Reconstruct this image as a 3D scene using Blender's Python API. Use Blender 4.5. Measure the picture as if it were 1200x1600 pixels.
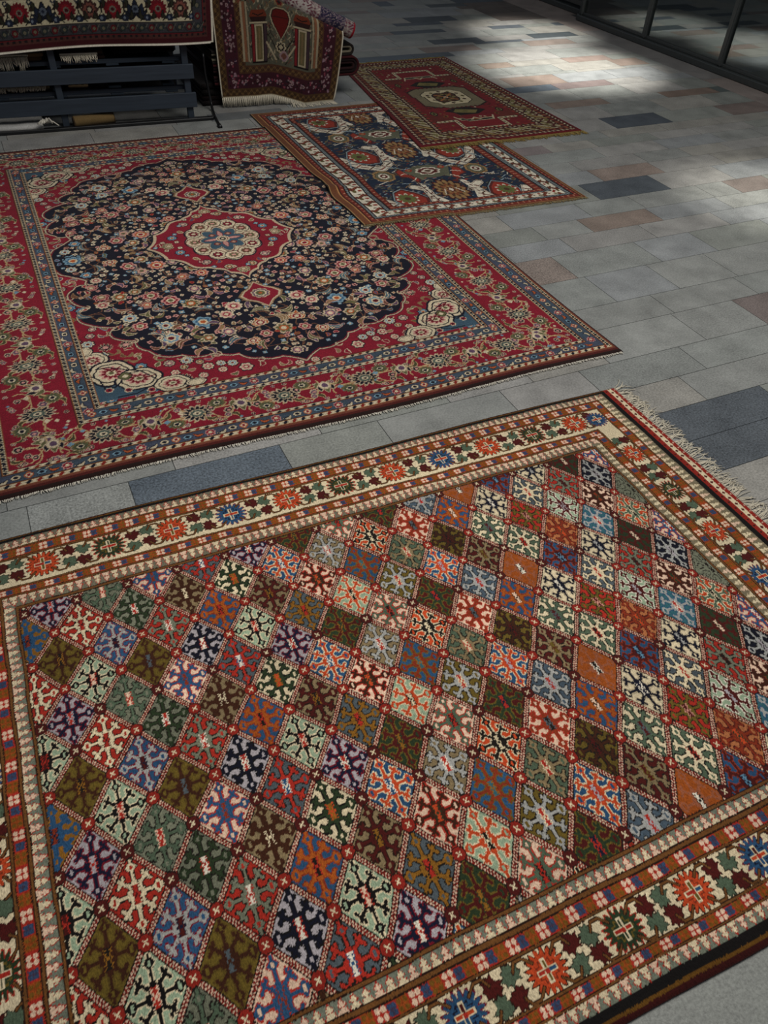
import bpy, math, random
import numpy as np

# ------------------------------------------------------------------ scene, camera, light
for o in list(bpy.data.objects):
    bpy.data.objects.remove(o)
SC = bpy.context.scene
COL = SC.collection
random.seed(7)
RNG = np.random.default_rng(11)
PI = math.pi

F_PX, PITCH, ROLL, YAW = 1174.62, 0.76639191, -0.06472828, 0.48185858


def cam_axes():
    cp, sp = math.cos(PITCH), math.sin(PITCH)
    r = np.array([1, 0, 0.]); fwd = np.array([0, cp, -sp]); dn = np.array([0, -sp, -cp])
    c, s = math.cos(ROLL), math.sin(ROLL)
    r2 = c*r + s*dn
    d2 = -s*r + c*dn
    cz, sz = math.cos(-YAW), math.sin(-YAW)
    Rz = np.array([[cz, -sz, 0], [sz, cz, 0], [0, 0, 1]])
    return Rz@r2, Rz@d2, Rz@fwd


def setup_camera():
    from mathutils import Matrix
    r, d, f = cam_axes()
    cd = bpy.data.cameras.new('camera')
    cd.sensor_fit = 'VERTICAL'
    cd.sensor_height = 36.0
    cd.lens = F_PX/1600*36.0
    cd.clip_start = 0.05
    cam = bpy.data.objects.new('camera', cd)
    M = Matrix(((r[0], -d[0], -f[0], 0), (r[1], -d[1], -f[1], 0), (r[2], -d[2], -f[2], 1.5), (0, 0, 0, 1)))
    cam.matrix_world = M
    COL.objects.link(cam)
    SC.camera = cam


setup_camera()

SC.view_settings.view_transform = 'Standard'
SC.view_settings.look = 'None'
SC.view_settings.gamma = 1.0
SC.view_settings.use_curve_mapping = False
SC.view_settings.exposure = 0.0
SC.cycles.max_bounces = 6
SC.cycles.diffuse_bounces = 3
SC.cycles.glossy_bounces = 3
SC.cycles.sample_clamp_indirect = 4.0

W = bpy.data.worlds.new('world')
SC.world = W
W.use_nodes = True
W.node_tree.nodes['Background'].inputs[0].default_value = (0.80, 0.87, 1.0, 1)
W.node_tree.nodes['Background'].inputs[1].default_value = 0.10


def aim(o, target):
    from mathutils import Vector
    o.rotation_euler = (Vector(target) - o.location).to_track_quat('-Z', 'Y').to_euler()


def area(name, loc, target, sx, sy, power, color):
    l = bpy.data.lights.new(name, 'AREA')
    l.shape = 'RECTANGLE'; l.size = sx; l.size_y = sy; l.energy = power; l.color = color
    o = bpy.data.objects.new(name, l); COL.objects.link(o)
    o.location = loc; aim(o, target)
    return o


def spot(name, loc, target, power, angle, blend, color, radius=0.08):
    l = bpy.data.lights.new(name, 'SPOT')
    l.energy = power; l.spot_size = math.radians(angle); l.spot_blend = blend; l.color = color; l.shadow_soft_size = radius
    o = bpy.data.objects.new(name, l); COL.objects.link(o)
    o.location = loc; aim(o, target)
    return o


# skylight above the passage, and unseen spots added to make the pools of light
area('skylight', (2.3, 1.5, 4.2), (1.4, 1.7, 0), 2.6, 3.0, 138, (1.0, 0.965, 0.91))
spot('added_spot', (4.4, 4.9, 3.6), (4.15, 5.35, 0), 1500, 27, 1.0, (1.0, 0.965, 0.89))
spot('added_spot', (4.2, 5.7, 3.6), (4.5, 6.4, 0), 900, 21, 1.0, (1.0, 0.965, 0.89))
spot('added_spot', (3.9, 2.3, 3.4), (3.75, 2.8, 0), 520, 22, 1.0, (1.0, 0.96, 0.86))
spot('added_spot', (0.3, 2.6, 3.4), (0.45, 3.1, 0), 95, 42, 1.0, (1.0, 0.96, 0.9))
spot('added_spot', (0.2, 1.2, 3.4), (0.45, 0.95, 0), 120, 40, 1.0, (1.0, 0.93, 0.82))


# ------------------------------------------------------------------ colours and materials
def lin(h):
    h = h.lstrip('#')
    v = np.array([int(h[i:i+2], 16)/255 for i in (0, 2, 4)])
    return np.where(v <= .04045, v/12.92, ((v+.055)/1.055)**2.4)


def mat(name):
    m = bpy.data.materials.new(name)
    m.use_nodes = True
    nt = m.node_tree
    b = nt.nodes['Principled BSDF']
    return m, nt, b


def wool_material(name, noise_scale=420, amt=0.35, rough=0.85, spec=0.15):
    m, nt, b = mat(name)
    at = nt.nodes.new('ShaderNodeAttribute'); at.attribute_name = 'col'
    tc = nt.nodes.new('ShaderNodeTexCoord')
    mp = nt.nodes.new('ShaderNodeMapping'); mp.inputs['Scale'].default_value = (1, 0.45, 1)
    nz = nt.nodes.new('ShaderNodeTexNoise'); nz.inputs['Scale'].default_value = noise_scale; nz.inputs['Detail'].default_value = 2
    nt.links.new(tc.outputs['Object'], mp.inputs['Vector']); nt.links.new(mp.outputs['Vector'], nz.inputs['Vector'])
    nz2 = nt.nodes.new('ShaderNodeTexNoise'); nz2.inputs['Scale'].default_value = 9; nz2.inputs['Detail'].default_value = 4
    nt.links.new(tc.outputs['Object'], nz2.inputs['Vector'])
    mr = nt.nodes.new('ShaderNodeMapRange'); mr.inputs['From Min'].default_value = .25; mr.inputs['From Max'].default_value = .75
    mr.inputs['To Min'].default_value = 1-amt; mr.inputs['To Max'].default_value = 1+amt
    nt.links.new(nz.outputs['Fac'], mr.inputs['Value'])
    mr2 = nt.nodes.new('ShaderNodeMapRange'); mr2.inputs['From Min'].default_value = .3; mr2.inputs['From Max'].default_value = .7
    mr2.inputs['To Min'].default_value = .88; mr2.inputs['To Max'].default_value = 1.12
    nt.links.new(nz2.outputs['Fac'], mr2.inputs['Value'])
    mu = nt.nodes.new('ShaderNodeMath'); mu.operation = 'MULTIPLY'
    nt.links.new(mr.outputs[0], mu.inputs[0]); nt.links.new(mr2.outputs[0], mu.inputs[1])
    vm = nt.nodes.new('ShaderNodeVectorMath'); vm.operation = 'SCALE'
    nt.links.new(at.outputs['Color'], vm.inputs[0]); nt.links.new(mu.outputs[0], vm.inputs['Scale'])
    nt.links.new(vm.outputs[0], b.inputs['Base Color'])
    bp = nt.nodes.new('ShaderNodeBump'); bp.inputs['Strength'].default_value = .5; bp.inputs['Distance'].default_value = .003
    nt.links.new(nz.outputs['Fac'], bp.inputs['Height']); nt.links.new(bp.outputs[0], b.inputs['Normal'])
    b.inputs['Roughness'].default_value = rough
    b.inputs['Specular IOR Level'].default_value = spec
    b.inputs['Sheen Weight'].default_value = .08
    return m


def plain_material(name, hexcol, rough=.6, noise=.15, scale=30, metallic=0., spec=.4, stretch=(1, 1, 1), bump=0.):
    m, nt, b = mat(name)
    tc = nt.nodes.new('ShaderNodeTexCoord')
    mp = nt.nodes.new('ShaderNodeMapping'); mp.inputs['Scale'].default_value = stretch
    nz = nt.nodes.new('ShaderNodeTexNoise'); nz.inputs['Scale'].default_value = scale; nz.inputs['Detail'].default_value = 5
    nt.links.new(tc.outputs['Object'], mp.inputs['Vector']); nt.links.new(mp.outputs['Vector'], nz.inputs['Vector'])
    cr = nt.nodes.new('ShaderNodeValToRGB')
    c = lin(hexcol)
    cr.color_ramp.elements[0].position = .3; cr.color_ramp.elements[1].position = .7
    cr.color_ramp.elements[0].color = (*(c*(1-noise)), 1); cr.color_ramp.elements[1].color = (*np.minimum(c*(1+noise), 1), 1)
    nt.links.new(nz.outputs['Fac'], cr.inputs['Fac']); nt.links.new(cr.outputs['Color'], b.inputs['Base Color'])
    if bump:
        bp = nt.nodes.new('ShaderNodeBump'); bp.inputs['Strength'].default_value = bump; bp.inputs['Distance'].default_value = .004
        nt.links.new(nz.outputs['Fac'], bp.inputs['Height']); nt.links.new(bp.outputs[0], b.inputs['Normal'])
    b.inputs['Roughness'].default_value = rough; b.inputs['Metallic'].default_value = metallic
    b.inputs['Specular IOR Level'].default_value = spec
    return m


def stone_material():
    m, nt, b = mat('granite_paving')
    at = nt.nodes.new('ShaderNodeAttribute'); at.attribute_name = 'col'
    sp = nt.nodes.new('ShaderNodeAttribute'); sp.attribute_name = 'speck'
    tc = nt.nodes.new('ShaderNodeTexCoord')
    n1 = nt.nodes.new('ShaderNodeTexNoise'); n1.inputs['Scale'].default_value = 150; n1.inputs['Detail'].default_value = 4; n1.inputs['Roughness'].default_value = .7
    n2 = nt.nodes.new('ShaderNodeTexNoise'); n2.inputs['Scale'].default_value = 7; n2.inputs['Detail'].default_value = 6; n2.inputs['Roughness'].default_value = .65
    for n in (n1, n2):
        nt.links.new(tc.outputs['Object'], n.inputs['Vector'])
    a = nt.nodes.new('ShaderNodeMath'); a.operation = 'SUBTRACT'; a.inputs[1].default_value = .5
    nt.links.new(n1.outputs['Fac'], a.inputs[0])
    s = nt.nodes.new('ShaderNodeMath'); s.operation = 'MULTIPLY_ADD'; s.inputs[2].default_value = 0.0
    sg = nt.nodes.new('ShaderNodeMath'); sg.operation = 'MULTIPLY'; sg.inputs[1].default_value = 2.2
    nt.links.new(sp.outputs['Fac'], sg.inputs[0])
    nt.links.new(a.outputs[0], s.inputs[0]); nt.links.new(sg.outputs[0], s.inputs[1])
    m2 = nt.nodes.new('ShaderNodeMapRange'); m2.inputs['From Min'].default_value = .3; m2.inputs['From Max'].default_value = .7
    m2.inputs['To Min'].default_value = .8; m2.inputs['To Max'].default_value = 1.2
    nt.links.new(n2.outputs['Fac'], m2.inputs['Value'])
    ad = nt.nodes.new('ShaderNodeMath'); ad.operation = 'ADD'
    nt.links.new(s.outputs[0], ad.inputs[0]); nt.links.new(m2.outputs[0], ad.inputs[1])
    mx = nt.nodes.new('ShaderNodeMath'); mx.operation = 'MAXIMUM'; mx.inputs[1].default_value = .25
    nt.links.new(ad.outputs[0], mx.inputs[0])
    vm = nt.nodes.new('ShaderNodeVectorMath'); vm.operation = 'SCALE'
    nt.links.new(at.outputs['Color'], vm.inputs[0]); nt.links.new(mx.outputs[0], vm.inputs['Scale'])
    nt.links.new(vm.outputs[0], b.inputs['Base Color'])
    rr = nt.nodes.new('ShaderNodeMapRange'); rr.inputs['From Min'].default_value = .3; rr.inputs['From Max'].default_value = .7
    rr.inputs['To Min'].default_value = .42; rr.inputs['To Max'].default_value = .62
    nt.links.new(n2.outputs['Fac'], rr.inputs['Value']); nt.links.new(rr.outputs[0], b.inputs['Roughness'])
    bp = nt.nodes.new('ShaderNodeBump'); bp.inputs['Strength'].default_value = .25; bp.inputs['Distance'].default_value = .002
    nt.links.new(n1.outputs['Fac'], bp.inputs['Height']); nt.links.new(bp.outputs[0], b.inputs['Normal'])
    b.inputs['Specular IOR Level'].default_value = .4
    return m


def glass_material():
    m = bpy.data.materials.new('shopfront_glass'); m.use_nodes = True
    nt = m.node_tree; nt.nodes.clear()
    out = nt.nodes.new('ShaderNodeOutputMaterial')
    tr = nt.nodes.new('ShaderNodeBsdfTransparent'); tr.inputs[0].default_value = (.55, .6, .6, 1)
    gl = nt.nodes.new('ShaderNodeBsdfGlossy'); gl.inputs['Roughness'].default_value = .02; gl.inputs[0].default_value = (.85, .93, .93, 1)
    fr = nt.nodes.new('ShaderNodeFresnel'); fr.inputs[0].default_value = 3.2
    mx = nt.nodes.new('ShaderNodeMixShader')
    nt.links.new(fr.outputs[0], mx.inputs[0]); nt.links.new(tr.outputs[0], mx.inputs[1]); nt.links.new(gl.outputs[0], mx.inputs[2])
    nt.links.new(mx.outputs[0], out.inputs[0])
    return m


M_WOOL = wool_material('knotted_wool')
M_FLATWOOL = wool_material('fine_wool', 260, .25)
M_COTTON = plain_material('cotton_warp', '#cfc7b4', .9, .18, 180, spec=.1)
M_SELV = plain_material('white_cotton_edge', '#d6d0c2', .9, .2, 120, spec=.1)
M_GOLD = plain_material('olive_gold_warp', '#8a7646', .9, .3, 140, spec=.1)
M_WOOD = plain_material('slate_painted_wood', '#343d48', .55, .14, 14, spec=.35, stretch=(.4, 6, 6), bump=.15)
M_BLACK = plain_material('black_metal', '#131416', .4, .2, 40, spec=.5)
M_FRAME = plain_material('grey_metal_frame', '#3b3f3f', .38, .12, 60, spec=.5)
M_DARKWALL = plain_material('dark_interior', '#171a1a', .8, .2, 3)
M_STONE = stone_material()
M_GLASS = glass_material()


# ------------------------------------------------------------------ object helpers
def tag(o, label=None, cat=None, group=None, kind=None):
    if label: o['label'] = label
    if cat: o['category'] = cat
    if group: o['group'] = group
    if kind: o['kind'] = kind
    return o


def empty(name, loc=(0, 0, 0), rz=0):
    o = bpy.data.objects.new(name, None)
    o.empty_display_size = .05
    o.location = loc; o.rotation_euler = (0, 0, rz)
    COL.objects.link(o)
    return o


def link_mesh(name, me, m, parent=None):
    o = bpy.data.objects.new(name, me)
    if m is not None: me.materials.append(m)
    COL.objects.link(o)
    if parent is not None:
        o.parent = parent
    return o


def set_color(me, arr, name='col'):
    a = me.attributes.new(name, 'FLOAT_COLOR', 'POINT')
    rgba = np.ones((len(arr), 4), np.float32); rgba[:, :3] = arr
    a.data.foreach_set('color', rgba.ravel())


def grid_mesh(name, P, colors=None, smooth=True, close_u=False):
    """P (n,m,3) grid of points -> quad mesh"""
    n, m = P.shape[:2]
    me = bpy.data.meshes.new(name)
    me.vertices.add(n*m)
    me.vertices.foreach_set('co', P.reshape(-1).astype(np.float32))
    idx = np.arange(n*m, dtype=np.int32).reshape(n, m)
    if close_u:
        idx = np.concatenate([idx, idx[:, :1]], 1)
    q = np.stack([idx[:-1, :-1], idx[:-1, 1:], idx[1:, 1:], idx[1:, :-1]], -1).reshape(-1, 4)
    k = len(q)
    me.loops.add(k*4)
    me.loops.foreach_set('vertex_index', q.ravel())
    me.polygons.add(k)
    me.polygons.foreach_set('loop_start', np.arange(0, k*4, 4, dtype=np.int32))
    me.polygons.foreach_set('use_smooth', np.full(k, smooth))
    me.update(calc_edges=True)
    if colors is not None:
        set_color(me, colors.reshape(-1, 3))
    return me


class MB:
    """collects polygons into one mesh"""
    def __init__(self):
        self.v = []; self.f = []; self.c = []

    def add(self, verts, faces, col=None):
        b = len(self.v)
        self.v += [tuple(map(float, p)) for p in verts]
        self.f += [tuple(i+b for i in f) for f in faces]
        if col is not None:
            self.c += [tuple(col)]*len(verts)

    def box(self, c, s, rz=0, bev=0.004, tilt=0):
        """bevelled box centre c, full size s, rotated about z"""
        hx, hy, hz = s[0]/2, s[1]/2, s[2]/2
        b = min(bev, hx*.45, hy*.45, hz*.45)
        vs = []; key = {}
        for ax in range(3):
            for sx in (-1, 1):
                for sy in (-1, 1):
                    for sz in (-1, 1):
                        p = [sx*(hx-b), sy*(hy-b), sz*(hz-b)]
                        p[ax] = (sx, sy, sz)[ax]*(hx, hy, hz)[ax]
                        key[(ax, sx, sy, sz)] = len(vs); vs.append(p)
        fs = []
        S = (-1, 1)
        for s_ in S:
            fs.append([key[(0, s_, a, d)] for a, d in ((-1, -1), (1, -1), (1, 1), (-1, 1))])
            fs.append([key[(1, a, s_, d)] for a, d in ((-1, -1), (1, -1), (1, 1), (-1, 1))])
            fs.append([key[(2, a, d, s_)] for a, d in ((-1, -1), (1, -1), (1, 1), (-1, 1))])
        for a in S:
            for d in S:
                fs.append([key[(0, a, d, -1)], key[(0, a, d, 1)], key[(1, a, d, 1)], key[(1, a, d, -1)]])
                fs.append([key[(0, a, -1, d)], key[(0, a, 1, d)], key[(2, a, 1, d)], key[(2, a, -1, d)]])
                fs.append([key[(1, -1, a, d)], key[(1, 1, a, d)], key[(2, 1, a, d)], key[(2, -1, a, d)]])
        for a in S:
            for d in S:
                for e in S:
                    fs.append([key[(0, a, d, e)], key[(1, a, d, e)], key[(2, a, d, e)]])
        cz, sz_ = math.cos(rz), math.sin(rz)
        out = []
        for x, y, z in vs:
            out.append((c[0]+cz*x-sz_*y, c[1]+sz_*x+cz*y, c[2]+z+tilt*x))
        self.add(out, fs)

    def tube(self, pts, r0, r1=None, n=5, col=None):
        pts = np.asarray(pts, float)
        r1 = r0 if r1 is None else r1
        k = len(pts)
        T = np.gradient(pts, axis=0)
        T /= np.linalg.norm(T, axis=1)[:, None]+1e-9
        up = np.array([0, 0, 1.]) if abs(T[0][2]) < .9 else np.array([1., 0, 0])
        vs = []
        for i in range(k):
            a = np.cross(T[i], up); a /= np.linalg.norm(a)+1e-9
            b = np.cross(a, T[i])
            r = r0+(r1-r0)*i/(k-1)
            for j in range(n):
                t = 2*PI*j/n
                vs.append(pts[i]+r*(math.cos(t)*a+math.sin(t)*b))
        fs = []
        for i in range(k-1):
            for j in range(n):
                fs.append((i*n+j, i*n+(j+1) % n, (i+1)*n+(j+1) % n, (i+1)*n+j))
        fs.append(tuple(range(n))[::-1]); fs.append(tuple((k-1)*n+j for j in range(n)))
        self.add(vs, fs, col)

    def build(self, name, m, parent=None, smooth=False):
        me = bpy.data.meshes.new(name)
        me.from_pydata(self.v, [], self.f)
        if smooth:
            me.polygons.foreach_set('use_smooth', [True]*len(me.polygons))
        me.update()
        import bmesh
        bm = bmesh.new(); bm.from_mesh(me)
        bmesh.ops.recalc_face_normals(bm, faces=bm.faces)
        bm.to_mesh(me); bm.free()
        if self.c:
            set_color(me, np.array(self.c))
        return link_mesh(name, me, m, parent)


# ------------------------------------------------------------------ weaving canvas
C = {k: lin(v) for k, v in dict(
    cream='#d6c6a4', pinkc='#dcbca2', white='#ded6c4', red='#a32a1e', ored='#b8431f', crim='#9c1526', dcrim='#6e1020',
    mar='#4a1310', brown='#391c0e', dark='#1a1410', black='#100d0c', navy='#12142a', ink='#0e1020', blue='#274b6d', lblue='#5d87a0',
    slate='#4c555a', bslate='#45535f', mint='#93a68a', sage='#6f7260', green='#4d5d4a', dgreen='#27341f', olive='#62511d', ochre='#84591b',
    tan='#7f6e50', lav='#a59ea2', grey='#9c9c98', orange='#9c4d18', peach='#a9683f', purple='#4a3d55', pink='#c88a7c', rust='#7e2d16',
    gold='#a98a4c', teal='#2f5c66', dbrown='#241209', mauve='#7a5660').items()}


class Canvas:
    def __init__(self, w, h, res, bg):
        self.w, self.h, self.res = w, h, res
        self.nx, self.ny = int(round(w/res))+1, int(round(h/res))+1
        self.x = np.linspace(0, w, self.nx); self.y = np.linspace(0, h, self.ny)
        self.img = np.empty((self.ny, self.nx, 3)); self.img[:] = bg

    def win(self, x0, x1, y0, y1):
        i0, i1 = np.searchsorted(self.x, [x0, x1]); j0, j1 = np.searchsorted(self.y, [y0, y1])
        if i1 <= i0 or j1 <= j0: return None
        X, Y = np.meshgrid(self.x[i0:i1], self.y[j0:j1])
        return X, Y, self.img[j0:j1, i0:i1]

    def rect(self, x0, x1, y0, y1, c):
        w = self.win(x0, x1, y0, y1)
        if w: w[2][:] = c

    def poly(self, pts, c):
        p = np.asarray(pts, float)
        w = self.win(p[:, 0].min(), p[:, 0].max(), p[:, 1].min(), p[:, 1].max())
        if not w: return
        X, Y, I = w
        ins = np.zeros(X.shape, bool)
        q = np.roll(p, 1, 0)
        for (x1, y1), (x2, y2) in zip(p, q):
            if y1 == y2: continue
            cond = ((y1 > Y) != (y2 > Y)) & (X < (x2-x1)*(Y-y1)/(y2-y1)+x1)
            ins ^= cond
        I[ins] = c

    def stroke(self, pts, wd, c, taper=False):
        p = np.asarray(pts, float)
        for k in range(len(p)-1):
            wk = wd*(1-.7*k/(len(p)-1)) if taper else wd
            a, b = p[k], p[k+1]
            m = wk/2+self.res
            w = self.win(min(a[0], b[0])-m, max(a[0], b[0])+m, min(a[1], b[1])-m, max(a[1], b[1])+m)
            if not w: continue
            X, Y, I = w
            d = b-a; L = d@d+1e-12
            t = np.clip(((X-a[0])*d[0]+(Y-a[1])*d[1])/L, 0, 1)
            I[np.hypot(X-a[0]-t*d[0], Y-a[1]-t*d[1]) < wk/2] = c

    def lobes(self, cx, cy, r, layers, rot=0, ax=1., ay=1.):
        """layers: (scale, n, depth, colour) drawn outer to inner"""
        R = r*max(ax, ay)*1.05*max(l[0] for l in layers)
        w = self.win(cx-R, cx+R, cy-R, cy+R)
        if not w: return
        X, Y, I = w
        dx, dy = X-cx, Y-cy
        c, s = math.cos(rot), math.sin(rot)
        u, v = (c*dx+s*dy)/ax, (-s*dx+c*dy)/ay
        rr = np.hypot(u, v); th = np.arctan2(v, u)
        for sc, n, dep, col in layers:
            I[rr < r*sc*(1-dep+dep*np.abs(np.cos(n*th/2)))] = col

    def leaf(self, cx, cy, L, wd, rot, col, out=None, curve=.25, vein=None):
        c, s = math.cos(rot), math.sin(rot)
        t = np.linspace(0, 1, 9)

        def prof(k, add):
            up = [(L*a+0, L*curve*math.sin(PI*a)*1.0 + k*(wd/2*math.sin(PI*a**.8)+add)) for a in t]
            return up
        if out is not None:
            pts = prof(1, self.res*1.1)+prof(-1, self.res*1.1)[::-1]
            self.poly([(cx+c*a-s*b, cy+s*a+c*b) for a, b in pts], out)
        pts = prof(1, 0)+prof(-1, 0)[::-1]
        self.poly([(cx+c*a-s*b, cy+s*a+c*b) for a, b in pts], col)
        if vein is not None:
            pts = [(L*a, L*curve*math.sin(PI*a)) for a in t[1:-2]]
            self.stroke([(cx+c*a-s*b, cy+s*a+c*b) for a, b in pts], self.res*1.2, vein)


def border_t(X, Y, w, h, left, right, bottom, top, canon):
    """canonical border depth: 0 at the outer edge, growing inward; each side has its own list of depths for canon"""
    d = [np.interp(X, left, canon), np.interp(w-X, right, canon), np.interp(Y, bottom, canon), np.interp(h-Y, top, canon)]
    D = np.stack(d); k = D.argmin(0)
    return D.min(0), k


# ------------------------------------------------------------------ rug solids
def rug_object(name, cv, mapping, base, thick, parent, m=None, wob=.0004, drop=True):
    """cv canvas; mapping(s,t)->x,y world; base(x,y)->height the rug lies on"""
    S, T = np.meshgrid(cv.x/cv.w, cv.y/cv.h)
    X, Y = mapping(S, T)
    Z = base(X, Y)+thick
    # rounded rim
    ed = np.minimum(np.minimum(S*cv.w, (1-S)*cv.w), np.minimum(T*cv.h, (1-T)*cv.h))
    Z = Z-thick*.35*np.clip(1-ed/.008, 0, 1)**2
    Z = Z+RNG.normal(0, wob, Z.shape)
    P = np.stack([X, Y, Z], -1)
    P = np.pad(P, ((1, 1), (1, 1), (0, 0)), mode='edge')
    B = base(P[..., 0], P[..., 1])+.0006
    for sl in ((0, slice(None)), (-1, slice(None)), (slice(None), 0), (slice(None), -1)):
        P[sl][..., 2] = B[sl]
    col = np.pad(cv.img, ((1, 1), (1, 1), (0, 0)), mode='edge')
    me = grid_mesh(name, P, col)
    return link_mesh(name, me, m or M_WOOL, parent)


def fringe_object(name, pts, direction, length, base, mtl, parent, spacing=.004, r=.0014, curl=.5, rnd=random):
    """pts: polyline of the edge; strands lie outward along direction"""
    b = MB()
    pts = np.asarray(pts, float)
    seg = np.linalg.norm(np.diff(pts, axis=0), axis=1); cum = np.r_[0, np.cumsum(seg)]
    n = int(cum[-1]/spacing)
    D = np.asarray(direction, float)
    N = np.array([-D[1], D[0]])
    clump = 0.
    for i in range(n):
        if i % 6 == 0:
            clump = rnd.uniform(-1, 1); clen = rnd.uniform(.75, 1.15)
        d = (i+rnd.random()*.6)*spacing
        x = np.interp(d, cum, pts[:, 0]); y = np.interp(d, cum, pts[:, 1])
        L = length*clen*rnd.uniform(.85, 1.1)
        a = clump*curl*.6+rnd.uniform(-.25, .25)*curl
        k = rnd.uniform(-1, 1)*curl
        P = []
        px, py = x, y
        for j in range(6):
            t = j/5
            ang = a+k*t*1.2
            if j:
                dd = math.cos(ang)*D+math.sin(ang)*N
                px += dd[0]*L/5; py += dd[1]*L/5
            z = base(np.array(px), np.array(py))+.002+.003*math.sin(PI*t)*rnd.uniform(.2, 1.3)+.0015*rnd.random()
            P.append((px, py, float(z)))
        b.tube(P, r, r*.55, 4)
    o = b.build(name, mtl, parent, smooth=True)
    o['kind'] = 'stuff'
    return o


def zero(x, y):
    return np.zeros_like(np.asarray(x, float))

# ------------------------------------------------------------------ the paved floor
YS = [-1.2, -.95, -.72, -.56, -.33, -.17, .2, .44, .6, .84, .99, 1.146, 1.302, 1.463, 1.62, 1.782, 1.995, 2.155, 2.39, 2.605, 2.76, 2.91, 3.08, 3.29, 3.455,
      3.6, 3.76, 3.885, 4.01, 4.22, 4.47, 4.60, 4.85, 4.985, 5.21, 5.27, 5.46, 5.6, 5.86, 5.99, 6.155, 6.22, 6.37, 6.6, 6.71, 6.87, 6.975, 7.17, 7.4, 7.515, 7.65, 7.86]
while YS[-1] < 13: YS += [YS[-1]+.22, YS[-1]+.37, YS[-1]+.6, YS[-1]+.75]
TILE = .47
GREYS = ['#8b8d8a', '#868986', '#908f8c', '#858883', '#8a8d8e', '#918f89']
DARK, BRN, BLU = '#50565c', '#857a73', '#5c6670'
SPECIAL = [  # x0, x1, y in row, colour, speck
    (1.79, 2.265, 1.40, DARK, 1.6), (1.79, 2.265, 1.2, DARK, 1.6), (.08, .545, 1.72, BLU, 1.7), (-.2, .08, 1.72, '#919491', 1.3), (1.67, 2.13, 2.5, BRN, 1.8),
    (2.64, 3.11, 1.9, '#7a706d', 1.1), (2.49, 2.92, 2.85, '#85786f', .9), (3.6, 3.9, 3.0, '#7a716c', .9), (2.77, 3.245, 3.2, DARK, 1.1), (2.95, 3.38, 3.4, '#877a72', 1.2),
    (2.5, 2.94, 2.85, '#85786f', .9), (2.45, 2.93, 3.83, '#827978', .9), (3.6, 4.06, 4.1, '#4e545b', .5), (4.59, 5.2, 4.1, '#7a6e69', .8), (3.43, 3.9, 4.53, '#8a7c73', .9),
    (4.48, 5.0, 7.07, '#6a625d', .6), (4.48, 5.0, 7.28, '#5f5854', .6), (4.35, 5.0, 7.45, '#68615c', .6), (4.48, 5.0, 6.92, '#625b57', .6), (4.5, 5.0, 7.58, '#635c58', .6), (4.41, 4.9, 4.53, '#7c6c62', .7), (4.88, 5.3, 4.53, '#555d5c', .6), (3.3, 3.74, 4.9, '#5b646d', .7), (3.75, 4.225, 4.9, '#796d6b', .7), (3.44, 3.905, 5.1, '#877970', .8),  # leading dark brown rows stand in for a shadowed patch of floor
    (4.61, 4.9, 5.35, '#877970', .8), (4.25, 4.675, 5.53, '#84766f', .7), (3.48, 3.75, 5.53, '#877a70', .8), (2.62, 3.1, 5.9, '#576068', .6), (3.25, 3.76, 6.07, '#7f746e', .6),
    (3.445, 3.92, 6.3, '#53595e', .6), (4.42, 4.885, 6.3, '#484f53', .5), (2.94, 3.26, 6.65, '#7f7672', .6), (3.265, 3.76, 6.65, '#555c62', .6), (3.605, 4.09, 7.07, '#52585d', .6),
    (2.2, 2.6, 7.07, '#7f7672', .6), (3.61, 3.77, 7.75, '#596067', .6), (2.9, 3.4, 7.45, '#7f7672', .6), (4.08, 4.5, 7.6, '#595e61', .6), (2.3, 2.8, 7.58, '#595e61', .6),
    (1.2, 1.67, 4.9, '#6e7274', .9)]


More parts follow.
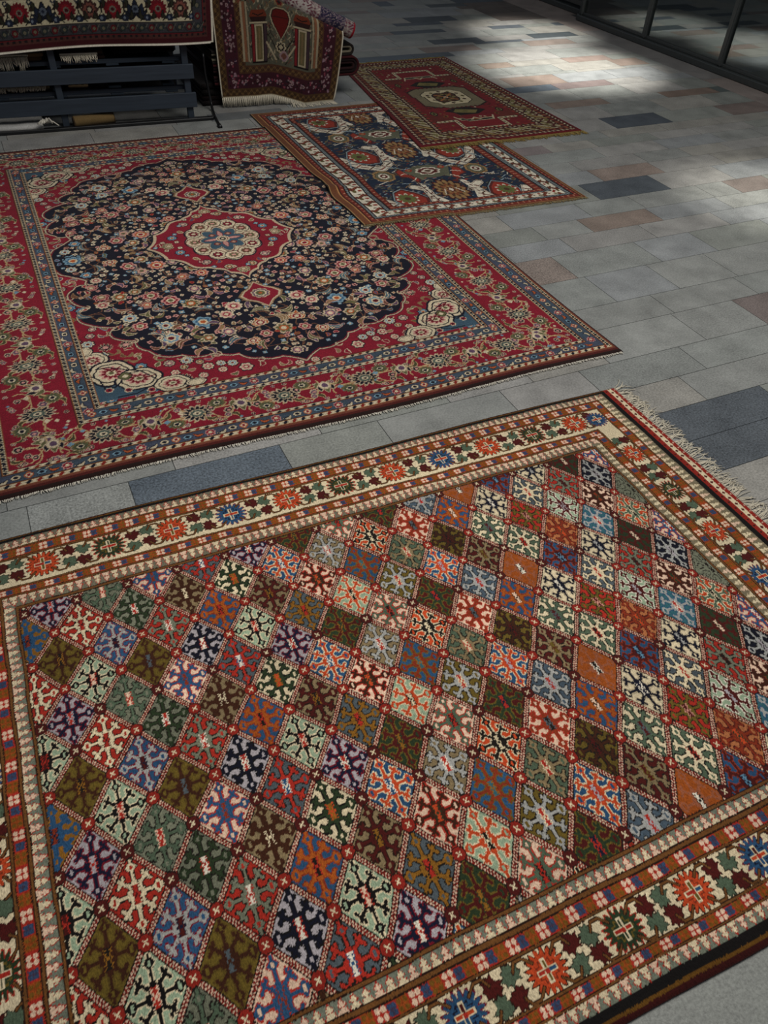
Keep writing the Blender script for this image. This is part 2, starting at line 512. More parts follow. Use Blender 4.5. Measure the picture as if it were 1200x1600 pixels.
def build_floor():
    b = MB(); speck = []
    rnd = random.Random(3)
    gx0, gx1 = -4.5, 5.0
    b.add([(gx0-.5, YS[0], -.0025), (9, YS[0], -.0025), (9, YS[-1], -.0025), (gx0-.5, YS[-1], -.0025)], [(0, 1, 2, 3)], lin('#4c4f4e'))
    speck += [.6]*4
    g = .0013

    def tile(x0, x1, y0, y1, col, sk):
        b.add([(x0+g, y0+g, 0), (x1-g, y0+g, 0), (x1-g, y1-g, 0), (x0+g, y1-g, 0),
               (x0+g, y0+g, -.004), (x1-g, y0+g, -.004), (x1-g, y1-g, -.004), (x0+g, y1-g, -.004)],
              [(0, 1, 2, 3), (0, 4, 5, 1), (1, 5, 6, 2), (2, 6, 7, 3), (3, 7, 4, 0)], col)
        speck.extend([sk]*8)
    for y0, y1 in zip(YS[:-1], YS[1:]):
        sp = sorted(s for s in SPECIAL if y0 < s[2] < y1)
        off = rnd.random()*TILE
        xs = []
        x = gx0
        fixed = {round(s[0], 3): s for s in sp}
        cuts = sorted(set([s[0] for s in sp]+[s[1] for s in sp]))
        cur = gx0-off
        pos = [gx0]
        while cur < gx1:
            cur += TILE*rnd.choice([1, 1, 1, .72])
            if cur <= gx0+.05: continue
            nxt = [c for c in cuts if pos[-1]+.02 < c <= cur+.16]
            if nxt: cur = nxt[0]
            pos.append(min(cur, gx1))
        for xa, xb in zip(pos[:-1], pos[1:]):
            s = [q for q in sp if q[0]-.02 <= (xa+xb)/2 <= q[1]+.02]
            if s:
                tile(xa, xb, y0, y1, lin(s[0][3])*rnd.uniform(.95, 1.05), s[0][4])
            else:
                r = rnd.random()
                c = lin(rnd.choice(GREYS))*rnd.uniform(.93, 1.07); sk = rnd.uniform(.6, 1.0)
                if y1 > 5.8 or xb < 1:
                    if r < .03: c = lin(DARK)*1.2
                    elif r < .08: c = lin(BRN)
                tile(xa, xb, y0, y1, c, sk)
    # band of paving running along the shopfront
    y = YS[0]
    while y < YS[-1]:
        y2 = y+rnd.choice([.62, .8, .95])
        xr = 5.6 if y > 6.4 else 5.32
        tile(5.0, xr, y, y2, lin(rnd.choice(['#867d7b', '#83807e', '#897f7a']))*rnd.uniform(.92, 1.05), .8)
        y = y2
    o = b.build('floor', M_STONE)
    a = o.data.attributes.new('speck', 'FLOAT', 'POINT')
    a.data.foreach_set('value', np.array(speck, np.float32))
    tag(o, 'grey granite paving with dark and brown slabs', None, None, 'structure')


build_floor()


def build_shopfront():
    # kick rail, mullions and panes of the glazed wall on the right, and its set-back bay
    b = MB()
    b.box((5.265, 2.9, .0235), (.07, 7.7, .047), bev=.006)
    b.box((5.285, 2.9, .058), (.03, 7.7, .024), bev=.004)
    b.box((5.42, 8.7, .0235), (.06, 3.86, .047), bev=.006)
    b.box((5.35, 6.76, .0235), (.20, .05, .047), bev=.006)
    tag(b.build('baseboard_right', M_FRAME), None, None, None, 'structure')
    n = 0
    ys = [6.735, 5.825, 4.905, 3.985, 3.065, 2.145, 1.225, .3, -.6]
    for k in range(len(ys)-1):
        n += 1
        w = tag(empty('window_%d' % n, (5.28, ys[k], .05)), None, None, None, 'structure')
        m = MB(); m.box((0, 0, 1.35), (.045, .05, 2.7), bev=.005)
        m.box((-.026, -.018, 1.35), (.012, .008, 2.7), bev=.002)
        m.build('mullion', M_FRAME, w)
        h = MB(); h.box((0, (ys[k+1]-ys[k])/2, 2.72), (.05, abs(ys[k+1]-ys[k]), .06)); h.build('head_rail', M_FRAME, w)
        p = MB(); p.box((.004, (ys[k+1]-ys[k])/2, 1.36), (.012, abs(ys[k+1]-ys[k])-.04, 2.68), bev=.001); p.build('pane', M_GLASS, w)
    ys2 = [6.79, 7.44, 8.3, 9.2, 10.1]
    for k in range(len(ys2)-1):
        n += 1
        w = tag(empty('window_%d' % n, (5.42, ys2[k+1], .05)), None, None, None, 'structure')
        m = MB(); m.box((0, 0, 1.35), (.045, .05, 2.7), bev=.005); m.build('mullion', M_FRAME, w)
        p = MB(); p.box((.004, (ys2[k]-ys2[k+1])/2, 1.36), (.012, abs(ys2[k+1]-ys2[k])-.04, 2.68), bev=.001); p.build('pane', M_GLASS, w)
    s = MB(); s.box((5.35, 6.765, 1.36), (.16, .012, 2.66), bev=.001)
    w = tag(empty('window_%d' % (n+1), (0, 0, 0)), None, None, None, 'structure')
    s.build('pane', M_GLASS, w)
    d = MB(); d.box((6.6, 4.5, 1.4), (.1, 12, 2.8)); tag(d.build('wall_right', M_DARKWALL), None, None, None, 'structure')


build_shopfront()

# ------------------------------------------------------------------ front rug: lattice of small lozenges
FI = [-0.0546, 16.2592, -0.134, -1.1974, -0.5523, 0.4789, 0.5656, 0.3561, -0.1351, -0.1928]
FJ = [-0.1356, 0.2118, 11.8148, 0.0405, -0.1691, 1.059, -0.1059, -0.1548, 0.1764, -1.232]


def cub(c, u, v):
    return c[0]+c[1]*u+c[2]*v+c[3]*u*u+c[4]*u*v+c[5]*v*v+c[6]*u**3+c[7]*u*u*v+c[8]*u*v*v+c[9]*v**3


# column i -> two kinds of cell (ground, outline, figure, heart, heart edge); the first stands in the top row of the column
CELLS = {
    -1: [('ochre', 'blue', 'blue', 'rust', 'navy'), ('red', 'dark', 'cream', 'red', 'dark'), ('mint', 'cream', 'black', 'mar', 'red')],
    0: [('lav', 'dcrim', 'navy', 'red', 'lav'), ('olive', None, 'brown', 'dark', 'ochre')],
    1: [('red', 'dark', 'cream', 'red', 'mar'), ('mint', 'cream', 'black', 'red', 'pinkc')],
    2: [('sage', 'dark', 'green', 'red', 'pinkc'), ('blue', 'dcrim', 'grey', 'mar', 'navy'), ],
    3: [('sage', 'dark', 'dgreen', 'red', 'white'), ('olive', None, 'brown', 'slate', 'brown')],
    4: [('pinkc', 'red', 'blue', 'rust', 'blue'), ('red', 'dark', 'sage', 'white', 'red')],
    5: [('tan', 'brown', 'brown', 'cream', 'brown'), ('lav', 'black', 'ink', 'white', 'red')],
    6: [('slate', 'dark', 'red', 'white', 'blue'), ('blue', 'rust', 'orange', 'red', 'dark')],
    7: [('cream', 'black', 'dgreen', 'ored', 'ochre'), ('mint', 'cream', 'black', 'red', 'pinkc')],
    8: [('lav', 'dcrim', 'navy', 'red', 'white'), ('tan', 'dbrown', 'mar', 'dark', 'ochre')],
    9: [('blue', 'cream', 'ored', 'blue', 'white'), ('slate', 'dark', 'ochre', 'red', 'dark')],
    10: [('dgreen', 'olive', 'mar', 'ochre', 'dgreen'), ('pinkc', 'red', 'brown', 'ored', 'dgreen')],
    11: [('tan', 'dark', 'grey', 'red', 'white'), ('mint', 'cream', 'ored', 'dark', 'cream')],
    12: [('pinkc', 'red', 'green', 'red', 'dark'), ('blue', 'olive', 'rust', 'teal', 'ochre')],
    13: [('ored', 'cream', 'dark', 'cream', 'dark'), ('olive', 'dark', 'grey', 'red', 'cream')],
    14: [('mar', 'olive', 'dgreen', 'red', 'navy'), ('green', 'dark', 'tan', 'red', 'cream')],
    15: [('pinkc', 'red', 'rust', 'slate', 'dark'), ('blue', 'cream', 'ored', 'lav', 'red')],
    16: [('bslate', 'dark', 'grey', 'red', 'lav'), ('olive', 'dark', 'brown', 'mar', 'dark')],
    17: [('blue', 'rust', 'orange', 'pinkc', 'dark'), ('mar', 'dark', 'tan', 'mar', 'olive')],
    18: [('rust', None, 'orange', 'white', 'dark'), ('cream', 'dark', 'green', 'mar', 'slate')],
    19: [('cream', None, 'ink', 'navy', 'white'), ('green', 'black', 'cream', 'red', 'dark')],
    20: [('blue', 'rust', 'mar', 'lblue', 'navy'), ('red', 'dark', 'olive', 'pink', 'mar')],
    21: [('slate', 'dark', 'cream', 'red', 'cream'), ('peach', 'mar', 'rust', 'ored', 'dgreen')],
    22: [('cream', None, 'ink', 'grey', 'ink'), ('mint', 'white', 'mar', 'lav', 'mar')],
    23: [('red', 'dark', 'sage', 'mar', 'dark'), ('teal', 'blue', 'grey', 'red', 'white')],
    24: [('dgreen', None, 'mar', 'dgreen', 'pinkc'), ('pinkc', 'mar', 'brown', 'rust', 'dgreen')],
    25: [('ink', 'black', 'grey', 'lav', 'dark'), ('ored', 'cream', 'green', 'dark', 'cream')],
    26: [('pinkc', 'red', 'blue', 'red', 'white'), ('sage', 'dark', 'sage', 'dark', 'sage')],
    27: [('pinkc', 'red', 'blue', 'red', 'white'), ('sage', 'dark', 'sage', 'dark', 'sage')]}
CELLS_FIXED = {(-1, 0): 0, (-1, 2): 1, (-1, 4): 2, (-1, 6): 0, (-1, 8): 2, (-1, 10): 1}


def cell_motif(na=50, nb=62):
    """0 ground, 1 outline, 2 figure, 3 heart edge, 4 heart"""
    a = (np.arange(na)+.5)/na*2-1; b = (np.arange(nb)+.5)/nb*2-1
    A, B = np.meshgrid(a, b)
    aA, aB = np.abs(A), np.abs(B)
    f = (aA < .18) & (aB < .23)
    f |= (aA < .26) & (aB < .09)
    f |= (aA < .09) & (aB < .29)
    f |= (aA < .026) & (aB < .6)
    f |= (aB < .022) & (aA < .6)

    def seg(p, q, wd):
        px, py = p; dx, dy = q[0]-px, q[1]-py
        t = np.clip(((aA-px)*dx+(aB-py)*dy)/(dx*dx+dy*dy), 0, 1)
        return np.hypot(aA-px-t*dx, (aB-py-t*dy)) < wd
    f |= seg((.14, .19), (.33, .32), .044) | seg((.33, .32), (.27, .42), .044) | seg((.33, .32), (.43, .24), .044)
    f |= seg((.33, .32), (.40, .38), .044)
    hole = np.zeros_like(f)
    for cx, cy in ((0, .60), (.60, 0)):
        r = np.hypot((aA-cx)/1.02, (aB-cy)/.98)
        th = np.arctan2(aB-cy, aA-cx)
        f |= r < .14*(.86+.14*np.cos(4*th))
        hole |= r < .058
        f |= seg((cx*1.0, cy*1.0), (cx*1.27, cy*1.27), .026)
    f &= (aA+aB < .80)
    f &= ~hole
    d = f.copy()
    d[1:] |= f[:-1]; d[:-1] |= f[1:]; d[:, 1:] |= f[:, :-1]; d[:, :-1] |= f[:, 1:]
    d &= ~hole
    M = np.zeros(A.shape, np.uint8)
    M[d] = 1; M[f] = 2
    # toothed column at the heart
    prof = np.interp(aB, [0, .04, .045, .09, .095, .14, .145, .20, .205], [.085, .085, .03, .03, .10, .04, .04, .115, 0])
    c = aA < prof
    c2 = aA < np.where(prof > 0, prof+.045, 0)
    M[c2] = 3; M[c] = 4
    M[(aA < .025) & (aB < .02)] = 3
    return M


def paint_lattice_rug():
    U0, U1, V0, V1 = -.341, 1.9286, -.36, 1.218
    cv = Canvas(U1-U0, V1-V0, .002, C['cream'])
    X, Y = np.meshgrid(cv.x, cv.y)
    jx = RNG.normal(0, .00035, X.shape); jy = RNG.normal(0, .00035, X.shape)
    # slow waver of the drawing
    wav = .0012*np.sin(X*23+3*np.sin(Y*9))+.0008*np.sin(Y*57+X*11)
    X2 = X+jx+.0012*np.sin(Y*31+1.3); Y2 = Y+jy+wav
    U = X2+U0; V = V1-Y2
    I = cv.img
    w, h = cv.w, cv.h
    canon = list(range(12))
    K = .05
    side = [0, K+.018, K+.051, K+.058, K+.081, K+.088, K+.148, K+.157, K+.179, K+.189, K+.214, K+.223]
    top = [0, .019, .044, .051, .079, .088, .183, .191, .213, .2215, .254, .266]
    bot = [0, .035, .058, .064, .082, .089, .165, .172, .197, .211, .234, .244]
    side0 = [0]+[s for s in side[1:]]
    D = np.stack([np.interp(X2-0, side0, canon), np.interp(w-X2, side0, canon), np.interp(Y2, bot, canon), np.interp(h-Y2, top, canon)])
    K4 = D.argmin(0); T = D.min(0)
    AL = np.where(K4 < 2, V, U)
    st = np.floor(T).astype(int); fr = T-st
    # ---- field
    fi, fj = cub(FI, U, V), cub(FJ, U, V)
    s, t = (fi+fj)/2, (fi-fj)/2
    cs, ct = np.floor(s), np.floor(t)
    ci = (cs+ct+1).astype(int); cj = (cs-ct).astype(int)
    a, b = fi-ci, fj-cj
    g = 9.74
    ds = np.minimum(s-cs, 1-(s-cs))/g; dt = np.minimum(t-ct, 1-(t-ct))/g
    dl = np.minimum(ds, dt)
    field = T >= 11
    Ms = cell_motif()
    nb, na = Ms.shape
    ia = np.clip(((a/1.04+1)/2*na).astype(int), 0, na-1); ib = np.clip(((b/1.04+1)/2*nb).astype(int), 0, nb-1)
    code = Ms[ib, ia]
    F = np.empty_like(I)
    for i in range(-2, 29):
        spec = CELLS.get(i) or CELLS[0]
        for j in range(-2, 14):
            if (i+j) % 2 == 0: continue
            m = field & (ci == i) & (cj == j)
            if not m.any(): continue
            first = 0 if i % 2 else -1
            if (i, j) in CELLS_FIXED: sp = spec[CELLS_FIXED[(i, j)]]
            else: sp = spec[((j-first)//2) % 2]
            rr = random.Random(i*31+j*7)
            gr = C[sp[0]]*rr.uniform(.9, 1.1); fg = C[sp[2]]*rr.uniform(.92, 1.08)
            ol = C[sp[1]] if sp[1] else fg*.35+gr*.65
            if sp[0] == 'rust' and sp[2] == 'orange':
                gr = C['orange']*.85; fg = C['orange']*.75+C['slate']*.3; ol = C['orange']*.9
            pal = np.array([gr, ol, fg, C[sp[4]], C[sp[3]]])
            if rr.random() < .3: pal = pal[[0, 1, 2, 4, 3]]
            F[m] = pal[code[m]]
    # lattice strips: two rows of red and white dashes between dark edges
    alongs = np.where(ds < dt, t, s)
    across = np.where(ds < dt, np.where(s-cs < .5, 1, -1), np.where(t-ct < .5, 1, -1))
    ph = np.floor(alongs*34+.5*(across > 0)+.0)
    F[dl < .0066] = C['dark']
    strip = dl < .0043
    F[strip] = np.where((ph % 2 == 0)[strip][:, None], C['pinkc']*.85, C['red']*.55)
    F[dl < .0008] = C['mar']
    # nodes
    ni, nj = np.round(fi), np.round(fj)
    par = (ni+nj) % 2 != 0
    ax_, ay_ = fi-ni, fj-nj
    sh = np.abs(ax_) > np.abs(ay_)
    ni = np.where(par & sh, ni+np.sign(ax_), ni); nj = np.where(par & ~sh, nj+np.sign(ay_), nj)
    du, dv = (fi-ni)*.064, (fj-nj)*.085
    rn = np.maximum(np.maximum(np.abs(du), np.abs(dv)*.95), (np.abs(du)+np.abs(dv)*.95)*.72)
    nodec = np.array([(.42 if (int(k) % 3) else 1.) for k in range(7)])
    F[rn < .0142] = C['dark']
    m = rn < .0124
    F[m] = np.where((np.sin(ni*3.1+nj*1.7) > .45)[m][:, None], C['mar'], C['red']*.62+C['mar']*.15)
    e = np.abs(np.abs(du)-np.abs(dv)*.9)
    F[(e < .0016) & (rn < .0072)] = C['cream']
    I[field] = F[field]
    # ---- dark outer selvedge / ends
    m = st == 0
    I[m] = np.where(((np.abs(fr-.42) < .09))[m][:, None], C['ochre']*.5, np.where((fr < .33)[m][:, None], C['mar']*.5, C['black']))
    # ---- plain ribbed lines
    for k in (2, 4, 6, 8, 10):
        m = st == k
        I[m] = np.where((np.abs(fr-.5) < .27)[m][:, None], lin('#6b4420'), C['dbrown'])
    # ---- reciprocal stripes
    for k in (1, 9):
        m = st == k
        p = np.abs(((AL/.0222) % 1.)-.5)*2
        f2 = fr if k == 9 else 1-fr
        wd = np.interp(f2, [0, .12, .13, .32, .33, .45, .46, .66, .67, .82, .83, 1], [.98, .9, .7, .7, .28, .28, .62, .62, .34, .34, .16, .1])
        e = p-wd
        warm = (K4 < 2)
        bgc = np.where((K4 == 1)[..., None], lin('#7a705a'), np.where((K4 == 3)[..., None], lin('#6f6a58'), lin('#6f7566')))
        c1 = np.where((np.floor(AL/.0222) % 3 == 0)[..., None], C['pinkc'], C['cream'])
        col = np.where((e < 0)[..., None], c1, bgc)
        col = np.where((np.abs(e) < .09)[..., None], np.where((K4 == 1)[..., None], C['tan'], C['red']*.9), col)
        I[m] = col[m]
    # ---- orange stripes of florets
    for k in (3, 7):
        m = st == k
        per = np.where(K4 == 3, .0562, np.where(K4 == 2, .0648, np.where(K4 == 1, .0795, .078)))
        p = (AL/per) % 1
        wdt = np.where(K4 < 2, .0225, np.where(K4 == 3, .025, .0215))
        ly = (fr-.5)*wdt
        red = np.where((K4 == 3)[..., None], C['red']*.6+C['orange']*.4, C['red'])
        red = np.where((K4 == 1)[..., None], C['red']*.35+C['orange']*.6, red)
        col = red.copy()

        def petals(c0, rad, off):
            lx = (p-c0)*per
            return (np.hypot(np.abs(lx)-off, (np.abs(ly)-off)) < rad)
        oc = ((p > .64) & (p < .97))
        col[oc] = (C['orange']*.72+C['red']*.12)
        q = oc & petals(.8, .0042, .0056)
        col[q] = (C['ochre']*.72)
        bl = ((p > .38) & (p <= .60) & (np.abs(ly) < .0088))
        col[bl] = C['purple']*.75
        col[petals(.49, .0040, .0046)] = C['blue']*.65+C['purple']*.25
        col[petals(.18, .0049, .0056)] = C['pinkc']
        I[m] = col[m]
    # ---- flatwoven red end with small lozenges
    m = (X < .05) | (X > w-.05)
    e = np.where(X > w/2, w-X2, X2)
    col = np.broadcast_to(C['red']*.68, I.shape).copy()
    cb = (e > .017) & (e < .034)
    col[cb] = C['cream']
    lp = np.abs(((V/.0265) % 1)-.5)*.0265
    col[(lp+np.abs(e-.0255) < .0062) & (np.floor(V/.0265) % 1 == 0)] = C['mar']
    lp2 = np.abs((((V+.013)/.0265) % 1)-.5)*.0265
    col[(lp2+np.abs(e-.0085) < .0036)] = C['pinkc']*.8
    col[(lp2+np.abs(e-.0425) < .0042)] = C['dbrown']
    I[m] = col[m]
    # ---- palmettes and leaves of the cream border
    kinds = {'r': ('ored', 'rust', ['blue', 'olive', 'red', 'olive']), 'b': ('blue', 'navy', ['ored', 'mar', 'ored', 'blue']), 'g': ('dgreen', 'olive', ['red', 'dgreen', 'red', 'dgreen'])}

    def palmette(u, v, kind, ra, rv):
        x, y = u-U0, V1-v
        c0, c1, bars = kinds[kind]
        edge = 'dbrown' if kind != 'g' else 'red'
        cv.lobes(x, y, 1, [(1.14, 18, .34, C[edge] if kind != 'b' else C['dcrim']), (1.03, 18, .36, C[c0]), (.60, 12, .35, C[c1]), (.48, 12, .3, C[c0])], ax=ra, ay=rv)
        for q, (dx, dy) in enumerate(((1, 0), (0, 1), (-1, 0), (0, -1))):
            cx, cy = x+dx*ra*.27, y+dy*rv*.27
            l1, l2 = (ra*.22, rv*.11) if dx else (ra*.09, rv*.25)
            cv.rect(cx-l1-.0015, cx+l1+.0015, cy-l2-.0015, cy+l2+.0015, C['cream'])
            cv.rect(cx-l1+.001, cx+l1-.001, cy-l2+.001, cy+l2-.001, C[bars[q]])
        cv.rect(x-.004, x+.004, y-.004, y+.004, C['red'])

    def tree_leaf(x, y, r, col, ang):
        n = 20
        prof = [1, .75, .85, .62, .98, .7, .85, .6, .85, .5, .4, .5, .85, .6, .85, .7, .98, .62, .85, .75]
        for g_, cc in ((1.12, C['dbrown']), (1.0, C[col])):
            pts = [(x+g_*r*p*math.cos(ang+2*PI*k/n), y+g_*r*p*math.sin(ang+2*PI*k/n)) for k, p in enumerate(prof)]
            cv.poly(pts, cc)

    def stem(x, y, sx, sy, ra, rv, horiz):
        pts = [(.5, .58), (.92, .98), (1.32, .98), (1.55, .58)] if horiz else [(.58, .5), (.98, .92), (.98, 1.32), (.58, 1.55)]
        P = [(x+sx*ra*p, y+sy*rv*q) for p, q in pts]
        cv.stroke(P, .0068, C['dbrown']); cv.stroke(P, .0036, lin('#6b4420'))

    def motif_row(centres, ra, rv, half_gap, horiz):
        for (u, v), kind in centres:
            x, y = u-U0, V1-v
            for sd in (-1, 1):
                for k in (-1, 1):
                    if horiz:
                        lx, ly = x+sd*half_gap*.77, y+k*rv*.5
                    else:
                        lx, ly = x+k*ra*.5, y+sd*half_gap*.77
                    cc = 'mar' if (k*sd > 0) else 'green'
                    tree_leaf(lx, ly, .0225, cc, random.Random(int(u*999+k)).uniform(0, 6))
            palmette(u, v, kind, ra, rv)
            for sx in (-1, 1):
                for sy in (-1, 1):
                    stem(x, y, sx, sy, ra, rv, horiz)
    seq = 'rgrb'
    topc = [((.0028+.1669*k, -.229), seq[k % 4]) for k in range(-1, 11)]
    botc = [((.529+.1665*k, 1.092), 'brgr'[k % 4]) for k in range(-4, 9)]
    rigc = [((1.76, -.029+.186*k), 'rgrb'[k % 4]) for k in range(0, 6)]
    lefc = [((-.173, .721+.189*k), 'grbr'[k % 4]) for k in range(-4, 2)]
    motif_row(topc, .040, .040, .0835, True)
    motif_row(botc, .038, .036, .083, True)
    motif_row(rigc, .032, .040, .093, False)
    motif_row(lefc, .032, .040, .0945, False)
    for u, v in ((1.756, -.222), (-.172, -.222)):
        palmette(u, v, 'b', .036, .034)
    # the cream band may have been over-painted at its rims: restore lines next to it
    for k in (4, 6):
        m = st == k
        I[m] = np.where((np.abs(fr-.5) < .27)[m][:, None], lin('#6b4420'), C['dbrown'])
    # the pile sits a little uneven row by row
    I *= (1+RNG.normal(0, .05, (cv.ny, 1, 1))*.6+RNG.normal(0, .035, (cv.ny, cv.nx, 1)))
    return cv, U0, V1


def build_lattice_rug():
    cv, U0, V1 = paint_lattice_rug()
    yr = math.radians(-.658)
    c, s = math.cos(yr), math.sin(yr)
    ox, oy = -.191, 1.305

    def mp(S, T):
        u = S*cv.w+U0; vv = -(V1-T*cv.h)
        wob = .004*np.sin(u*5.1+.4)*np.clip((T-.9)/.1, 0, 1)
        wob = wob+.004*np.sin(u*9+1)*np.clip((.08-T)/.08, 0, 1)
        vv = vv+wob
        return ox+c*u-s*vv, oy+s*u+c*vv

    def base(x, y):
        return zero(x, y)
    root = tag(empty('patterned_rug', (ox, oy, 0)), 'large rug at the front with a grid of many coloured lozenges inside cream borders', 'rug', 'oriental rugs laid out on the paving')
    off = (-ox, -oy)
    thick = .009

    def mp2(S, T):
        x, y = mp(S, T)
        return x-ox, y-oy
    rug_object('pile', cv, mp2, base, thick, root)
    T = np.linspace(1, 0, 40)
    ex, ey = mp2(np.full(40, .9995), T)
    fringe_object('fringe', np.c_[ex, ey], (c, s), .066, base, M_COTTON, root, spacing=.0033, r=.0019, curl=.75, rnd=random.Random(5))
    # knotted tuft hanging past the corner
    return root


build_lattice_rug()

# ------------------------------------------------------------------ large medallion rug
RUG2 = dict(x0=-.345, x1=1.935, y0=1.835, y1=4.645)
Z2 = .008


def sym4(quarter):
    """quarter outline from the +x axis to the +y axis -> closed outline"""
    q = list(quarter)
    out = [(x, y) for x, y in q]
    out += [(-x, y) for x, y in q[::-1]]
    out += [(-x, -y) for x, y in q]
    out += [(x, -y) for x, y in q[::-1]]
    return out


def scallop(pts, bulges, n=8):
    out = []
    for (a, b, bl) in zip(pts[:-1], pts[1:], bulges):
        a, b = np.array(a), np.array(b)
        d = b-a; nrm = np.array([d[1], -d[0]])
        for t in np.arange(n)/n:
            out.append(tuple(a+d*t+nrm*bl*4*t*(1-t)))
    out.append(pts[-1])
    return out


def paint_medallion_rug():
    w, h = RUG2['x1']-RUG2['x0'], RUG2['y1']-RUG2['y0']
    cv = Canvas(w, h, .003, C['crim'])
    I = cv.img
    X, Y = np.meshgrid(cv.x, cv.y)
    rnd = random.Random(21)
    CX, CY = .795-RUG2['x0'], 3.252-RUG2['y0']
    RED = lin('#7f1628'); RED2 = lin('#6e1022'); INK = lin('#11111f'); LINE = lin('#b8a488'); GREYB = lin('#414757'); STEEL = lin('#39505f')
    PINK = lin('#bf8a80'); TAN = lin('#86694a'); OR = lin('#a8532a'); SKY = lin('#6f8fa0'); CRM = lin('#c9ba9c'); GRN = lin('#5c5a3a'); BRN = lin('#6a4632'); MV = lin('#5b4459'); DRD = lin('#5a0f1c')
    I[:] = RED
    I *= (1+.14*np.sin(Y*41+.8*np.sin(X*3))[..., None]*.35+RNG.normal(0, .05, (cv.ny, 1, 1)))
    # --- small floral stamps
    def rosette(x, y, r, k=None, rot=None):
        k = rnd.randrange(8) if k is None else k
        rot = rnd.uniform(0, 6) if rot is None else rot
        P = [(PINK, OR, CRM, RED), (PINK, RED, CRM, GRN), (SKY, lin('#3f6079'), CRM, OR), (CRM, PINK, RED, CRM), (LINE, MV, PINK, CRM), (PINK, OR, CRM, BRN), (CRM, SKY, CRM, DRD), (LINE, GRN, OR, CRM)][k]
        n = rnd.choice([6, 8, 8, 10])
        cv.lobes(x, y, r, [(1.22, n, .22, INK), (1., n, .25, P[0]), (.76, n, .3, P[1]), (.48, n, .2, P[2]), (.27, 2, 0, P[3])], rot=rot)

    def palm(x, y, r, rot, k=None, ground=None):
        k = rnd.randrange(5) if k is None else k
        P = [(PINK, BRN, OR, CRM), (LINE, MV, PINK, GRN), (CRM, OR, RED, CRM), (PINK, RED2, TAN, CRM), (LINE, GRN, TAN, CRM)][k]
        for j in (-2, 2, -1, 1, 0):
            cv.leaf(x, y, r*1.25*(1-.12*abs(j)), r*.55, rot+j*.5, P[1], P[0], curve=.08*j)
        cv.lobes(x+.25*r*math.cos(rot), y+.25*r*math.sin(rot), r*.55, [(1, 6, .2, P[0]), (.78, 6, .2, P[2]), (.4, 2, 0, P[3])], rot=rot)

    def tulip(x, y, r, rot):
        c = rnd.choice([PINK, CRM, OR, SKY, LINE])
        cv.leaf(x, y, r*1.5, r*.7, rot, rnd.choice([BRN, RED, MV, GRN, TAN]), c, curve=rnd.uniform(-.3, .3))

    def sprig(x, y, r, rot):
        for j in (-1, 1):
            cv.leaf(x, y, r*1.7, r*.5, rot+j*.55, rnd.choice([BRN, GRN, MV, TAN]), rnd.choice([LINE, PINK, TAN]), curve=.25*j)

    def small4(x, y, r):
        c, e = rnd.choice([(CRM, RED), (PINK, DRD), (LINE, OR), (SKY, CRM), (CRM, MV)])
        cv.lobes(x, y, r, [(1.25, 4, .3, INK), (1, 4, .35, c), (.4, 4, .2, e)], rot=rnd.uniform(0, 3))

    # --- field red + arabesque on it
    fx0, fx1, fy0, fy1 = .42, w-.42, .355, h-.355

    def quad(fn, pts, n=4):
        for (x, y), *rest in pts:
            for sx, sy in ((1, 1), (-1, 1), (1, -1), (-1, -1)):
                fn(CX+sx*x, CY+sy*y, sx, sy, *rest)
    # red spandrels: flowers and stems
    rndp = random.Random(4)
    NAVQ = [(.725, 0.), (.70, .12), (.615, .20), (.625, .235), (.675, .26), (.70, .34), (.645, .42), (.69, .52), (.575, .60), (.60, .67), (.53, .715),
            (.50, .80), (.40, .865), (.29, .89), (.21, .925), (.15, .975), (.07, .99), (0, 1.045)]
    NB = [.08, -.02, .05, .25, .18, .12, .22, .1, .22, .1, .18, .2, .16, .12, .15, .12, -.05]
    nav = sym4(scallop(NAVQ, NB))
    navy = [(CX+x, CY+y) for x, y in nav]

    def scatter(n, inside, rmin, seed, tries=6000):
        r_ = random.Random(seed); out = []
        for _ in range(tries):
            x, y = r_.uniform(0, .74), r_.uniform(0, 1.06)
            if not inside(x, y): continue
            if all((x-a)**2+(y-b)**2 > rmin*rmin for a, b in out):
                out.append((x, y))
            if len(out) >= n: break
        return out
    nv = np.array(navy)-[CX, CY]

    def in_poly(p, x, y):
        q = np.roll(p, 1, 0)
        return bool(np.count_nonzero(((p[:, 1] > y) != (q[:, 1] > y)) & (x < (q[:, 0]-p[:, 0])*(y-p[:, 1])/(q[:, 1]-p[:, 1]+1e-12)+p[:, 0])) % 2)
    for x, y in scatter(150, lambda x, y: not in_poly(nv*1.03, x, y), .040, 5):
        k = rnd.random()
        st = rnd.getstate()
        for sx, sy in ((1, 1), (-1, 1), (1, -1), (-1, -1)):
            rnd.setstate(st)
            px, py = CX+sx*x, CY+sy*y
            if k < .45: rosette(px, py, rnd.uniform(.014, .024), rnd.choice([2, 4, 7, 6, 3]))
            elif k < .6: cv.lobes(px, py, .027, [(1, 12, .5, LINE), (.85, 12, .55, INK), (.4, 6, .2, PINK)])
            elif k < .8: tulip(px, py, .022, rnd.uniform(0, 6)*sx)
            else: sprig(px, py, .02, rnd.uniform(0, 6)*sx)
